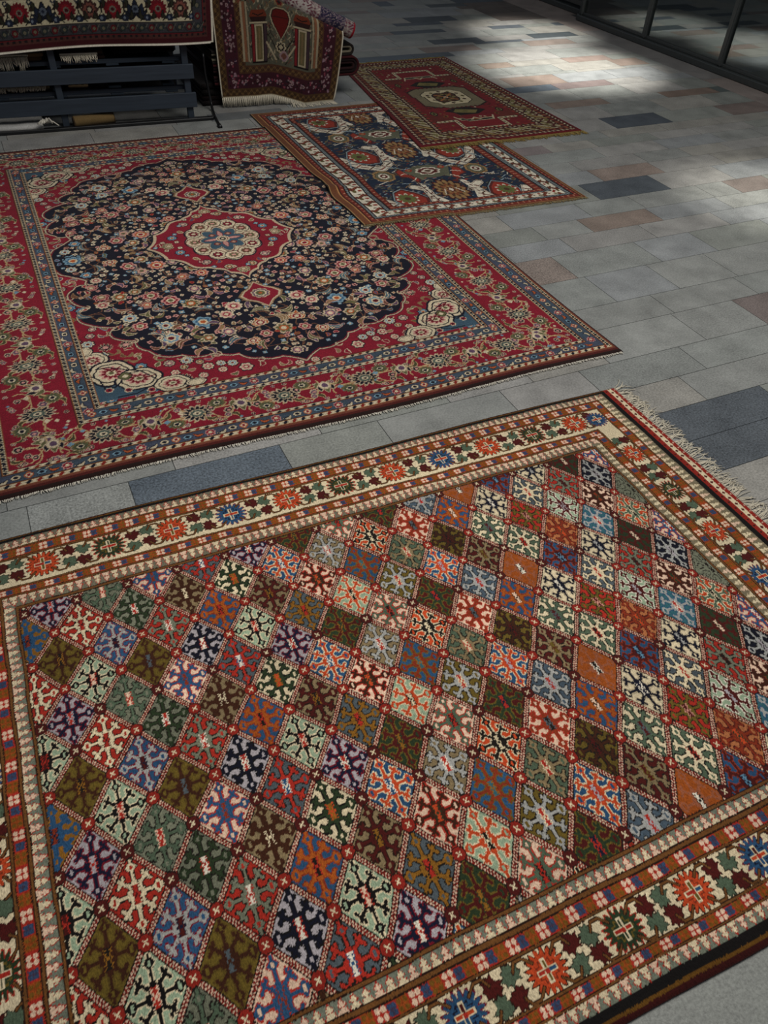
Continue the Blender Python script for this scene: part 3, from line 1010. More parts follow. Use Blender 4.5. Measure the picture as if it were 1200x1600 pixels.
    # corner cartouches: cream scrolls with a blue spandrel
    def corner(sx, sy):
        def T(p): return [(CX+sx*x, CY+sy*y) for x, y in p]
        cv.poly(T([(.73, 1.06), (.73, .88), (.65, .95), (.57, 1.02), (.50, 1.06)]), STEEL)
        blobs = [((.70, .80), (.052, .05)), ((.655, .90), (.075, .075)), ((.575, .965), (.075, .062)), ((.475, 1.03), (.06, .045)), ((.72, .735), (.03, .03)), ((.40, 1.05), (.035, .02))]
        for (x, y), (a, b) in blobs:
            cv.lobes(CX+sx*x, CY+sy*y, 1, [(1.12, 6, .08, INK), (1., 6, .08, CRM), (.82, 6, .1, INK), (.74, 6, .1, CRM)], ax=a, ay=b)
        for (x, y), (a, b) in blobs[:4]:
            cv.lobes(CX+sx*x, CY+sy*y, 1, [(.58, 10, .35, PINK), (.46, 10, .4, RED2), (.26, 10, .3, CRM), (.12, 2, 0, GRN)], ax=a, ay=b)
        cv.lobes(CX+sx*.615, CY+sy*.935, .026, [(1, 4, .2, INK), (.85, 4, .2, GRN), (.4, 4, .2, CRM)])
        for x, y, a in ((.68, 1.0, .6), (.62, 1.02, 2.6), (.55, 1.045, .3)):
            cv.lobes(CX+sx*x, CY+sy*y, .016, [(1, 6, .3, CRM), (.75, 6, .3, RED), (.3, 2, 0, INK)])
        for p in ([(.69, .99), (.70, .93), (.72, .9)], [(.66, 1.05), (.6, 1.05), (.56, 1.03)], [(.60, .9), (.66, .86), (.70, .86)], [(.52, .99), (.56, .92), (.60, .9)], [(.63, .96), (.66, .99), (.70, .97)]):
            cv.stroke(T(p), .006, INK)
        for p in ([(.60, .93), (.56, .97), (.52, .96)], [(.68, .86), (.65, .89), (.62, .87)], [(.71, .79), (.68, .82)]):
            cv.stroke(T(p), .005, DRD)
    for sx in (1, -1):
        for sy in (1, -1):
            corner(sx, sy)
    # --- navy body with light scalloped line
    big = [(CX+x*1.012, CY+y*1.009) for x, y in nav]
    cv.poly(navy, INK)
    cv.stroke(big+big[:1], .010, INK)
    cv.stroke(big+big[:1], .0052, LINE)
    # hooks at the cusps of the scallops
    for (x, y), r in (((.61, .225), .022), ((.66, .42), .02), ((.585, .61), .022), ((.54, .72), .02), ((.41, .885), .022), ((.285, .905), .022), ((.15, .99), .018), ((.705, .33), .016)):
        for sx, sy in ((1, 1), (-1, 1), (1, -1), (-1, -1)):
            th = np.linspace(.3, 4.2, 9)+(0 if sx*sy > 0 else 0)
            cv.stroke([(CX+sx*(x+r*.7*math.cos(t)), CY+sy*(y+r*.7*math.sin(t))) for t in th], .005, LINE)
    # --- floral filling of the navy ground: a symmetric scatter of blossoms joined by stems
    cells = scatter(150, lambda x, y: in_poly(nv*.955, x, y), .066, 9, 30000)
    med_q = [(.33, 0), (.275, .125), (.20, .20), (.155, .245), (.105, .27), (.06, .32), (0, .385)]
    stems = []
    arr = np.array(cells)
    for i, (x, y) in enumerate(cells):
        d = np.hypot(arr[:, 0]-x, arr[:, 1]-y); d[i] = 9
        for j in np.argsort(d)[:2]:
            stems.append(((x, y), tuple(arr[j])))
    for (a, b) in stems:
        mx, my = (a[0]+b[0])/2+(b[1]-a[1])*.3, (a[1]+b[1])/2-(b[0]-a[0])*.3
        for sx, sy in ((1, 1), (-1, 1), (1, -1), (-1, -1)):
            cv.stroke([(CX+sx*x, CY+sy*y) for x, y in (a, (mx, my), b)], .004, BRN)
    for i, (x, y) in enumerate(cells):
        k = rnd.random(); st = rnd.getstate()
        for sx, sy in ((1, 1), (-1, 1), (1, -1), (-1, -1)):
            rnd.setstate(st)
            px, py = CX+sx*x, CY+sy*y
            rot = rnd.uniform(0, 2*PI)
            rot = math.atan2(sy*math.sin(rot), sx*math.cos(rot))
            if k < .40: rosette(px, py, rnd.uniform(.024, .042))
            elif k < .52: palm(px, py, rnd.uniform(.03, .042), rot)
            elif k < .72:
                sprig(px, py, rnd.uniform(.026, .036), rot); small4(px, py, .011)
            elif k < .86:
                for q in range(3):
                    small4(px+.02*math.cos(rot+q*2.1), py+.02*math.sin(rot+q*2.1), rnd.uniform(.010, .014))
            else:
                cv.leaf(px-.02*math.cos(rot), py-.02*math.sin(rot), .075, .024, rot, rnd.choice([BRN, GRN, TAN, lin('#45606b')]), rnd.choice([LINE, TAN, PINK]), curve=.35, vein=LINE)
    for x, y in scatter(220, lambda x, y: in_poly(nv*.965, x, y) and min((x-a)**2+(y-b)**2 for a, b in cells) > .0013, .034, 12, 26000):
        k = rnd.random(); st = rnd.getstate()
        for sx, sy in ((1, 1), (-1, 1), (1, -1), (-1, -1)):
            rnd.setstate(st)
            px, py = CX+sx*x, CY+sy*y
            rot = rnd.uniform(0, 2*PI); rot = math.atan2(sy*math.sin(rot), sx*math.cos(rot))
            if k < .5: tulip(px, py, rnd.uniform(.012, .019), rot)
            else: small4(px, py, rnd.uniform(.008, .0125))
    # --- pendants
    for sy in (1, -1):
        P = [(0, .10), (.03, .055), (.062, .03), (.075, 0), (.055, -.03), (.03, -.05), (0, -.095)]
        pts = [(CX+x, CY+sy*(.535+y)) for x, y in P]+[(CX-x, CY+sy*(.535+y)) for x, y in P[::-1]]
        cv.poly([(CX+(x-CX)*1.25, CY+sy*.535+(y-CY-sy*.535)*1.16) for x, y in pts], TAN)
        cv.poly([(CX+(x-CX)*1.13, CY+sy*.535+(y-CY-sy*.535)*1.09) for x, y in pts], LINE)
        cv.poly(pts, RED)
        cv.lobes(CX, CY+sy*.53, .040, [(1, 9, .15, LINE), (.85, 9, .15, MV), (.68, 9, .2, CRM), (.5, 9, .2, GRN), (.2, 2, 0, OR)])
    # --- medallion
    MB_ = [-.10, -.13, .12, -.12, -.16, -.14]
    med = sym4(scallop(med_q, MB_, 6))
    mp = [(CX+x, CY+y) for x, y in med]
    out = [(CX+x*1.03, CY+y*1.03) for x, y in med]
    cv.stroke(out+out[:1], .014, INK)
    cv.poly(out, LINE); cv.poly([(CX+x*.985, CY+y*.985) for x, y in med], RED)
    for x, y in ((.245, 0), (.0, .315), (.17, .14), (.09, .225), (.21, .075), (.28, .0), (.05, .27), (.13, .2)):
        st = rnd.getstate()
        for sx, sy in ((1, 1), (-1, 1), (1, -1), (-1, -1)):
            rnd.setstate(st)
            if (x, y) in ((.245, 0), (0, .315)):
                palm(CX+sx*x*.95, CY+sy*y*.95, .035, math.atan2(sy*y, sx*x+.001), 4)
            elif rnd.random() < .5: rosette(CX+sx*x, CY+sy*y, .021, rnd.choice([2, 4, 7]))
            else: tulip(CX+sx*x, CY+sy*y, .024, rnd.uniform(0, 6)*sx)
    for x, y in ((.20, .03), (.26, .04), (.03, .275), (.15, .19), (.19, .11), (.11, .25), (.3, 0)):
        for sx, sy in ((1, 1), (-1, 1), (1, -1), (-1, -1)):
            small4(CX+sx*x, CY+sy*y, .011)
    # cream ring of shields
    cv.lobes(CX, CY, 1, [(1.04, 12, .10, INK), (1., 12, .10, CRM)], ax=.165, ay=.215)
    for k in range(12):
        t = 2*PI*k/12
        x, y = CX+.128*math.cos(t), CY+.168*math.sin(t)
        cv.lobes(x, y, .038, [(1.08, 6, .12, INK if k % 2 else DRD), (.95, 6, .1, CRM), (.68, 8, .3, INK if k % 3 else PINK), (.58, 8, .3, [GRN, BRN, RED2][k % 3]), (.26, 6, .3, CRM if k % 3 == 2 else PINK)])
    cv.lobes(CX, CY, 1, [(1.06, 8, .32, DRD), (1., 8, .33, CRM*.8), (.95, 8, .34, STEEL)], ax=.104, ay=.128)
    for k in range(4):
        t = 2*PI*k/4
        cv.leaf(CX+.022*math.cos(t), CY+.022*math.sin(t), .062, .02, t, PINK, RED2, curve=0)
        t += PI/4
        cv.lobes(CX+.052*math.cos(t), CY+.064*math.sin(t), .016, [(1, 4, .2, RED2), (.7, 4, .2, TAN), (.35, 2, 0, PINK)])
    cv.lobes(CX, CY, .031, [(1, 12, .1, CRM), (.8, 12, .1, RED2), (.66, 2, 0, CRM), (.48, 2, 0, INK), (.2, 2, 0, CRM)])
    # --- borders
    canon = [0, 1, 2, 3, 4, 5, 6, 7, 8]
    sx_ = [0, .015, .040, .094, .120, .335, .360, .394, .420]
    sy0 = [0, .036, .060, .098, .118, .262, .284, .326, .345]
    D = np.stack([np.interp(X, sx_, canon), np.interp(w-X, sx_, canon), np.interp(Y, sy0, canon), np.interp(h-Y, sy0, canon)])
    k4 = D.argmin(0); T = D.min(0)
    inside = T >= 8
    st = np.floor(T).astype(int); fr = T-st
    AL = np.where(k4 < 2, Y, X)
    B = np.empty_like(I)
    B[:] = RED
    B *= (1+RNG.normal(0, .04, (cv.ny, 1, 1)))
    m = st == 0
    B[m] = np.where((fr < .45)[m][:, None], lin('#23120f'), np.where((fr < .75)[m][:, None], lin('#4d1a16'), lin('#6d3a2c')))
    for k in (1, 3, 5, 7):
        m = st == k
        ph = (AL+np.where(k4 < 2, 1, -1)*(fr-.5)*.012)/np.where(k4 < 2, .024, .030) % 1
        core = (fr > .2) & (fr < .8)
        loz = np.abs(ph-.5)*2+np.abs(fr-.5)*2.3
        colr = np.broadcast_to(CRM*.95, I.shape).copy()
        dk = np.where(((k4 >= 2) & (np.floor((AL+0)/.030) % 2 == 0))[..., None], lin('#7d2119'), INK)
        colr = np.where((loz < .78)[..., None], dk, colr)
        colr = np.where(((k4 < 2) & (np.minimum(ph, 1-ph) < .09))[..., None], INK, colr)
        e = np.where(((fr < .1) | (fr > .9))[..., None], lin('#3a211b'), lin('#8a5a36'))
        colr = np.where(core[..., None], colr, e)
        B[m] = colr[m]
    for k in (2, 6):
        m = st == k
        g = np.where((np.sin(AL*9+k) > .0)[..., None], GREYB, lin('#3d4a57'))
        B[m] = g[m]
    keep = I.copy()
    I[:] = B
    # guard-band flowers
    def along(k, dep_x, dep_y, step, fn):
        # walk the four sides at a given depth
        for sd in range(4):
            L = h if sd < 2 else w
            dx = dep_x if sd < 2 else dep_y
            n = int((L/2-(dep_y if sd < 2 else dep_x))/step)
            for q in range(-n, n+1):
                a = L/2+q*step
                if sd == 0: fn(dx, a, 0, q)
                elif sd == 1: fn(w-dx, a, PI, q)
                elif sd == 2: fn(a, dx, PI/2, q)
                else: fn(a, h-dx, -PI/2, q)

    def guard(x, y, rot, q):
        j = q % 6
        ex = rot+PI/2
        if j == 0: cv.lobes(x, y, .018, [(1, 8, .35, PINK), (.8, 8, .4, RED), (.35, 6, .2, CRM)])
        elif j in (2, 4): cv.lobes(x, y, .015, [(1, 2, .3, INK), (.85, 2, .35, CRM if j == 2 else SKY), (.5, 2, .3, INK)], rot=ex)
        elif j == 3: cv.lobes(x, y, .015, [(1, 4, .3, OR), (.7, 4, .3, CRM), (.4, 4, 0, RED)])
        else: cv.leaf(x-.014*math.cos(ex), y-.014*math.sin(ex), .032, .011, ex+(.3 if j == 1 else -.3), CRM*.9 if j == 1 else OR, INK, curve=.3)
    along(2, .067, .079, .036, guard)
    along(6, .377, .305, .036, guard)
    for mk in (0, 2):
        pass
    # main border: vine scrolls, large palmettes and rosettes
    VINE = lin('#b0946a')

    def big_palm(x, y, rot, q):
        ex = rot+PI/2
        u = np.array([math.cos(ex), math.sin(ex)]); v = np.array([math.cos(rot), math.sin(rot)])
        wide = 1.0 if abs(math.cos(rot)) > .5 else .74

        def at(a, b): return (x+u[0]*a+v[0]*b*wide, y+u[1]*a+v[1]*b*wide)
        flip = 1 if q % 2 else -1
        # vine arcs to neighbours
        for s_ in (1, -1):
            pts = [at(s_*(.03+.10*t), flip*(.075*math.sin(PI*t)*(1 if s_ > 0 else -1)+.01)) for t in np.linspace(0, 1, 8)]
            cv.stroke(pts, .0048, VINE)
            pts = [at(s_*(.06+.045*math.cos(t)), flip*s_*(-.045+.034*math.sin(t))) for t in np.linspace(.2, 3.6, 9)]
            cv.stroke(pts, .0052, VINE)
            a0 = at(s_*.085, flip*s_*.055)
            cv.leaf(a0[0], a0[1], .052, .012, ex+s_*.7*flip+(PI if s_ < 0 else 0), lin('#46422a'), VINE, curve=.4)
            for (a, b, r) in ((.056, .052, .012), (.10, -.022, .016), (.045, -.07, .010), (.09, .077, .009), (.118, .03, .009), (.02, .085, .008), (.075, -.083, .008)):
                px, py = at(s_*a, b*flip)
                kk = rnd.random()
                if kk < .7: cv.lobes(px, py, r, [(1.1, 6, .25, LINE), (.85, 6, .3, INK if kk < .4 else MV), (.4, 6, .2, PINK)])
                else: cv.lobes(px, py, r*.7, [(1, 4, .3, CRM if kk < .85 else SKY)])
        if q % 2:
            cv.lobes(x, y, 1, [(1., 14, .30, LINE), (.84, 14, .42, INK), (.52, 10, .2, LINE), (.44, 10, .2, lin('#4f5b52')), (.22, 2, 0, CRM), (.1, 2, 0, INK)], ax=.060 if wide == 1 else .056, ay=.042 if wide == 1 else .046, rot=0)
        else:
            c = at(0, .0)
            for j in (-2, 2, -1, 1, 0):
                cv.leaf(*at(0, -.025*flip), .062*(1-.1*abs(j))*(.85 if wide < 1 else 1), .022, rot+(0 if flip > 0 else PI)+j*.55, INK if j % 2 else GRN, LINE, curve=.12*j)
            cv.lobes(*at(0, -.012*flip), .024, [(1, 8, .2, LINE), (.8, 8, .2, CRM), (.5, 2, 0, MV)])
    def green_rosette(x, y, rot, q):
        if q % 2:
            cv.lobes(x, y, .030, [(1, 12, .3, lin('#67623f')), (.75, 12, .35, lin('#454a36')), (.42, 6, .3, CRM), (.25, 2, 0, INK)], ay=1 if abs(math.cos(rot)) > .5 else .8)
    along(4, .2275, .19, .148, big_palm)

    def greens(x, y, rot, q):
        if q % 2:
            v = np.array([math.cos(rot), math.sin(rot)])
            s_ = .055 if abs(math.cos(rot)) > .5 else .035
            s_ = s_*(1 if (q//2) % 2 else -1)
            green_rosette(x+v[0]*s_, y+v[1]*s_, rot, 1)
    along(4, .2275, .19, .074, greens)
    I[inside] = keep[inside]
    # re-draw narrow barber stripes over motifs that spread too far
    for k in (1, 3, 5, 7, 0):
        m = st == k
        I[m] = B[m]
    I *= (1+RNG.normal(0, .04, (cv.ny, 1, 1))+RNG.normal(0, .05, (cv.ny, cv.nx, 1)))
    return cv


def build_medallion_rug():
    cv = paint_medallion_rug()
    R = RUG2
    ox, oy = R['x1'], R['y0']

    def mp(S, T):
        x = R['x0']+S*cv.w
        y = R['y0']+T*cv.h
        # edges that wander a little, as the rug lies
        y = y+(.008*np.sin(x*4.5+.6)+.012*np.clip((.4-x), 0, 1)*.8-.01)*(1-T)**4
        x = x+(.012*np.sin(y*2.6-1.2))*S**6
        return x-ox, y-oy

    root = tag(empty('medallion_rug', (ox, oy, 0)), 'big crimson rug with a dark navy scalloped field and small red centre medallion', 'rug', 'oriental rugs laid out on the paving')
    rug_object('pile', cv, mp, zero, Z2, root, wob=.0003)
    S = np.linspace(0, 1, 60)
    ex, ey = mp(S, np.zeros(60))
    fringe_object('fringe', np.c_[ex, ey+.001], (0, -1), .013, zero, M_SELV, root, spacing=.0045, r=.0022, curl=.5, rnd=random.Random(8))
    ex, ey = mp(S, np.ones(60))
    fringe_object('fringe', np.c_[ex, ey-.001], (0, 1), .013, zero, M_SELV, root, spacing=.006, r=.0022, curl=.5, rnd=random.Random(9))


build_medallion_rug()

# ------------------------------------------------------------------ blue rug with white angular arms, lying over the medallion rug
R3 = dict(x0=1.448, x1=2.712, y0=3.137, y1=4.915)
Z3 = .0065


def base_r3(ox=0., oy=0.):
    def f(x, y):
        x = np.asarray(x, float)+ox; y = np.asarray(y, float)+oy
        inside = np.clip((1.945-x)/.03, 0, 1)*np.clip((4.655-y)/.03, 0, 1)
        inside = inside*inside*(3-2*inside)
        ruck = .016*np.exp(-((y-3.62+.35*(x-1.45))/.05)**2)*np.exp(-((x-1.45)/.16)**2)
        return Z2*1.12*inside+ruck
    return f


def paint_arm_rug():
    w, h = R3['x1']-R3['x0'], R3['y1']-R3['y0']
    cv = Canvas(w, h, .0035, C['navy'])
    I = cv.img
    X, Y = np.meshgrid(cv.x, cv.y)
    rnd = random.Random(31)
    NB, WH, RD, DR, TN, GR, SK, BR = lin('#1c283b'), lin('#cfc6b2'), lin('#8c3022'), lin('#55201a'), lin('#8f7148'), lin('#62624c'), lin('#8a9ba1'), lin('#4a301f')
    I[:] = NB
    I *= (1+RNG.normal(0, .09, (cv.ny, 1, 1)))
    x0 = R3['x0']; y0 = R3['y0']

    def L(pts): return [(x-x0, y-y0) for x, y in pts]
    mid = 2.072

    def both(fn):
        fn(lambda p: L(p)); fn(lambda p: L([(2*mid-x, y-.02) for x, y in p]))
    # scattered little dashes
    for _ in range(1500):
        x, y = rnd.uniform(.2, w-.2), rnd.uniform(.15, h-.15)
        a = rnd.choice([0, 0, .5]); l = rnd.uniform(.008, .022)
        cv.stroke([(x, y), (x+l, y+a*l)], rnd.uniform(.004, .008), rnd.choice([GR, TN, RD, WH*.8, SK, BR, BR, GR]))

    def zig(pts, wd, c, n=10, amp=.008):
        p = np.asarray(pts, float); out = []
        seg = np.linalg.norm(np.diff(p, axis=0), axis=1); cum = np.r_[0, np.cumsum(seg)]
        for k in range(n*2+1):
            d = cum[-1]*k/(n*2)
            q = np.array([np.interp(d, cum, p[:, 0]), np.interp(d, cum, p[:, 1])])
            out.append(q+(np.array([amp, 0]) if k % 2 else np.array([-amp, 0]))*.5+np.array([0, amp if k % 2 else -amp])*.5)
        cv.stroke(out, wd, c)

    for _ in range(230):
        x, y = rnd.uniform(.22, w-.22), rnd.uniform(.16, h-.18)
        c1 = rnd.choice([WH, GR, TN, SK, DR, GR])
        k = rnd.random()
        if k < .4:
            zig([(x, y), (x+rnd.uniform(-.05, .05), y+rnd.uniform(.02, .06))], .0048, c1, 3, .008)
        elif k < .7:
            cv.lobes(x, y, rnd.uniform(.012, .02), [(1, 4, .3, c1), (.6, 4, .3, DR if k < .55 else BR)])
        else:
            cv.leaf(x, y, rnd.uniform(.04, .07), .016, rnd.uniform(0, 6), BR, c1, curve=.3)

    def unit(y, T):
        # red lobed diamond with a green star
        def dia(cx, cy, rx, ry, c): cv.poly(T([(cx-rx, cy), (cx-rx*.55, cy+ry*.75), (cx+rx*.1, cy+ry), (cx+rx*.75, cy+ry*.5), (cx+rx*1.15, cy-ry*.15), (cx+rx*.8, cy-ry*.85), (cx, cy-ry*.9), (cx-rx*.7, cy-ry*.6)]), c)
        cx = 1.795
        dia(cx+.004, y, .096, .148, lin('#12141c')); dia(cx+.004, y, .090, .138, SK*.8); dia(cx+.005, y, .084, .128, DR); dia(cx, y, .074, .112, RD)
        p = T([(cx-.008, y+.005)])[0]
        cv.lobes(p[0], p[1], .052, [(1.15, 10, .55, WH), (.95, 10, .3, lin('#5d6134')), (.3, 2, 0, BR)], ay=1.2)
        # white arm with red-brown dashes
        arm = [(1.67, y+.0), (1.735, y-.135), (1.83, y-.205), (1.90, y-.14), (1.925, y-.03), (1.94, y+.09), (1.885, y+.135)]
        P = T(arm)
        cv.stroke(P, .064, lin('#14161c')); cv.stroke(P, .054, WH); cv.stroke(P, .046, DR); cv.stroke(P, .040, WH)
        pa = np.asarray(P); seg = np.linalg.norm(np.diff(pa, axis=0), axis=1); cum = np.r_[0, np.cumsum(seg)]
        for k in range(17):
            d = cum[-1]*(k+.7)/18
            q = (np.interp(d, cum, pa[:, 0]), np.interp(d, cum, pa[:, 1]))
            sg = 1 if k % 2 else -1
            cv.stroke([(q[0]-.017, q[1]-.012*sg), (q[0]+.015, q[1]+.012*sg)], .0105, [DR, BR, lin('#2b3040'), lin('#7a3a2a')][k % 4])
        # octagon rosette
        p = T([(1.795, y-.30)])[0]
        cv.lobes(p[0], p[1], .060, [(1.05, 8, .1, TN), (.85, 8, .1, BR), (.78, 8, .12, GR), (.52, 8, .12, WH), (.36, 8, .1, DR), (.16, 2, 0, WH)], ay=1.25)
        # red creature
        bx = 1.925
        cv.poly(T([(bx-.045, y-.26), (bx-.015, y-.23), (bx+.03, y-.31), (bx+.055, y-.375), (bx+.03, y-.42), (bx-.0, y-.36), (bx-.05, y-.34)]), DR)
        cv.poly(T([(bx-.04, y-.265), (bx-.015, y-.24), (bx+.025, y-.31), (bx+.048, y-.37), (bx+.03, y-.40), (bx, y-.35), (bx-.04, y-.33)]), RD)
        zig(T([(bx-.03, y-.31), (bx+.02, y-.285)]), .006, WH, 3, .006)
        zig(T([(bx+.0, y-.40), (bx+.045, y-.345)]), .006, WH, 3, .006)
        # white zigzags
        zig(T([(1.665, y-.17), (1.70, y-.08), (1.71, y-.02)]), .006, SK, 6, .007)
        zig(T([(1.73, y-.40), (1.79, y-.37)]), .006, WH, 4, .007)
        zig(T([(1.86, y-.19), (1.95, y-.22), (2.0, y-.21)]), .007, SK, 7, .007)
    for y in (4.605, 3.985, 3.365, 5.22):
        for T in (lambda p: L(p), lambda p: L([(2*mid-x, yy-.02) for x, yy in p])):
            unit(y, T)
        # tall central palmettes: tan with red-brown barbs, then grey-green with a white barbed heart
        p = L([(mid, y+.07)])[0]
        cv.lobes(p[0], p[1], .115, [(1.12, 14, .22, lin('#14151c')), (1.04, 14, .22, DR), (.95, 14, .24, TN), (.74, 12, .45, BR), (.58, 8, .4, lin('#80482c')), (.4, 8, .45, TN), (.28, 6, .4, DR), (.15, 4, .3, WH)], ax=.74, ay=1.22)
        for s in (1, -1):
            zig([(p[0]+s*.03, p[1]+.02), (p[0]+s*.055, p[1]-.05)], .005, WH, 4, .006)
            cv.stroke([(p[0]+s*.12, p[1]+.09), (p[0]+s*.135, p[1]-.03), (p[0]+s*.10, p[1]-.13)], .032, WH)
            for k in range(5):
                cv.stroke([(p[0]+s*(.115+.012*(k % 2)), p[1]+.07-.04*k), (p[0]+s*.135, p[1]+.055-.04*k)], .009, DR)
        q = L([(mid, y-.27)])[0]
        cv.poly([(q[0]-.14, q[1]+.02), (q[0]-.05, q[1]+.075), (q[0]+.05, q[1]+.075), (q[0]+.14, q[1]+.02), (q[0]+.10, q[1]-.07), (q[0]+.03, q[1]-.10), (q[0]-.03, q[1]-.10), (q[0]-.10, q[1]-.07)], lin('#5a5a48'))
        cv.lobes(q[0], q[1]-.005, .07, [(1, 8, .2, WH), (.82, 8, .2, DR), (.5, 4, .3, WH), (.25, 2, 0, BR)], ax=1.1, ay=.8)
        for s in (1, -1):
            cv.lobes(q[0]+s*.10, q[1]+.03, .022, [(1, 4, .2, RD), (.5, 4, .2, TN)])
            cv.poly([(q[0]+s*.06, q[1]-.09), (q[0]+s*.10, q[1]-.06), (q[0]+s*.085, q[1]-.12)], GR)
    # borders
    canon = [0, 1, 2, 3, 4, 5, 6]
    sl = [0, .052, .079, .096, .170, .196, .229]
    sr = [0, .026, .052, .082, .135, .166, .222]
    sb = [0, .012, .050, .066, .118, .133, .158]
    stp = [0, .04, .075, .09, .145, .16, .19]
    D = np.stack([np.interp(X, sl, canon), np.interp(w-X, sr, canon), np.interp(Y, sb, canon), np.interp(h-Y, stp, canon)])
    k4 = D.argmin(0); T = D.min(0); st = np.floor(T).astype(int); fr = T-st
    AL = np.where(k4 < 2, Y, X)
    # outer brown end with tan and dark lines
    m = st == 0
    c0 = np.where((fr < .1)[..., None], lin('#1c120e'), np.where((fr < .2)[..., None], lin('#b08b5a'), np.where((fr < .8)[..., None], lin('#6b4028'), np.where((fr < .9)[..., None], lin('#a6784a'), lin('#3a1c14')))))
    I[m] = c0[m]
    for k in (1, 5):
        m = st == k
        ph = AL/.034 % 1
        c = np.where(((np.abs(fr-.5) < .22) & (np.abs(ph-.5) < .12+.2*(fr-.5)))[..., None], lin('#a8745a'), lin('#702a1f'))
        c = np.where(((fr < .12) | (fr > .88))[..., None], lin('#2b1512'), c)
        I[m] = c[m]
    for k in (2, 4):
        m = st == k
        ph = (AL+fr*.010)/.0165 % 1
        c = np.where(((ph < .5) & (np.abs(fr-.5) < .36))[..., None], SK*.75, lin('#1c1c22'))
        c = np.where(((ph > .62) & (ph < .85) & (np.abs(fr-.5) < .3))[..., None], lin('#6b5a44'), c)
        I[m] = c[m]
    m = st == 3
    ph = AL/.092 % 1; q = np.floor(AL/.092)
    dx = (ph-.5)*.092; dy = (fr-.5)*.066
    c = np.broadcast_to(WH*1.02, I.shape).copy()
    wv = .013*np.sin(dy*95)
    c[np.abs(dx-.010-wv) < .0125] = lin('#4d2c1e')
    c[np.abs(dx-.013-wv) < .0085] = lin('#7c3a28')
    c[(np.abs(dx-.010-wv) < .016) & (np.abs(np.sin(dy*240)) > .8)] = lin('#4d2c1e')
    c[(np.hypot((dx+.022)/1.2, dy+.010) < .010)] = lin('#5c5330')
    c[(np.hypot((dx+.020), (dy-.016)/1.2) < .009)] = RD*.9
    c[(np.hypot(dx-.036, dy*.8) < .006)] = BR
    c[(np.abs(fr-.5) > .47)] = lin('#2b1512')
    I[m] = c[m]
    I *= (1+RNG.normal(0, .04, (cv.ny, 1, 1))+RNG.normal(0, .05, (cv.ny, cv.nx, 1)))
    return cv


def build_arm_rug():
    cv = paint_arm_rug()
    ox, oy = R3['x1'], R3['y0']

    def mp(S, T):
        x = R3['x0']+S*cv.w; y = R3['y0']+T*cv.h
        x = x+.016*np.exp(-((y-3.72)/.09)**2)*(1-S)**5-.014*np.exp(-((y-3.5)/.1)**2)*(1-S)**5
        x = x+(.022*(T-.05))*S**6*0-(.02*(1-T)**2)*0
        y = y+(.036*(1-S)-.006)*(1-T)**6-.012*(T**6)
        return x-ox, y-oy
    root = tag(empty('caucasian_rug', (ox, oy, 0)), 'small dark blue rug with white angular arms, overlapping the medallion rug', 'rug', 'oriental rugs laid out on the paving')
    b = base_r3(ox, oy)
    rug_object('pile', cv, mp, b, Z3, root, wob=.0003)
    S = np.linspace(0, 1, 60)
    ex, ey = mp(S, np.zeros(60))
    fringe_object('fringe', np.c_[ex, ey+.001], (0, -1), .022, b, plain_material('tan_warp', '#8d7d5c', .9, .3, 140, spec=.1), root, spacing=.0038, r=.0021, curl=.35, rnd=random.Random(18))


build_arm_rug()

# ------------------------------------------------------------------ red rug with a cream hexagon, furthest of the flat ones
Q4 = [(2.192, 4.035), (3.335, 4.035), (3.325, 5.812), (2.425, 5.79)]
Z4 = .009


def base_r4(ox=0., oy=0.):
    b3 = base_r3()

    def f(x, y):
        x = np.asarray(x, float)+ox; y = np.asarray(y, float)+oy
        ins = np.clip((2.722-x)/.03, 0, 1)*np.clip((4.925-y)/.03, 0, 1)
        return ins*(Z3*1.15+b3(x, y)+.001)
    return f


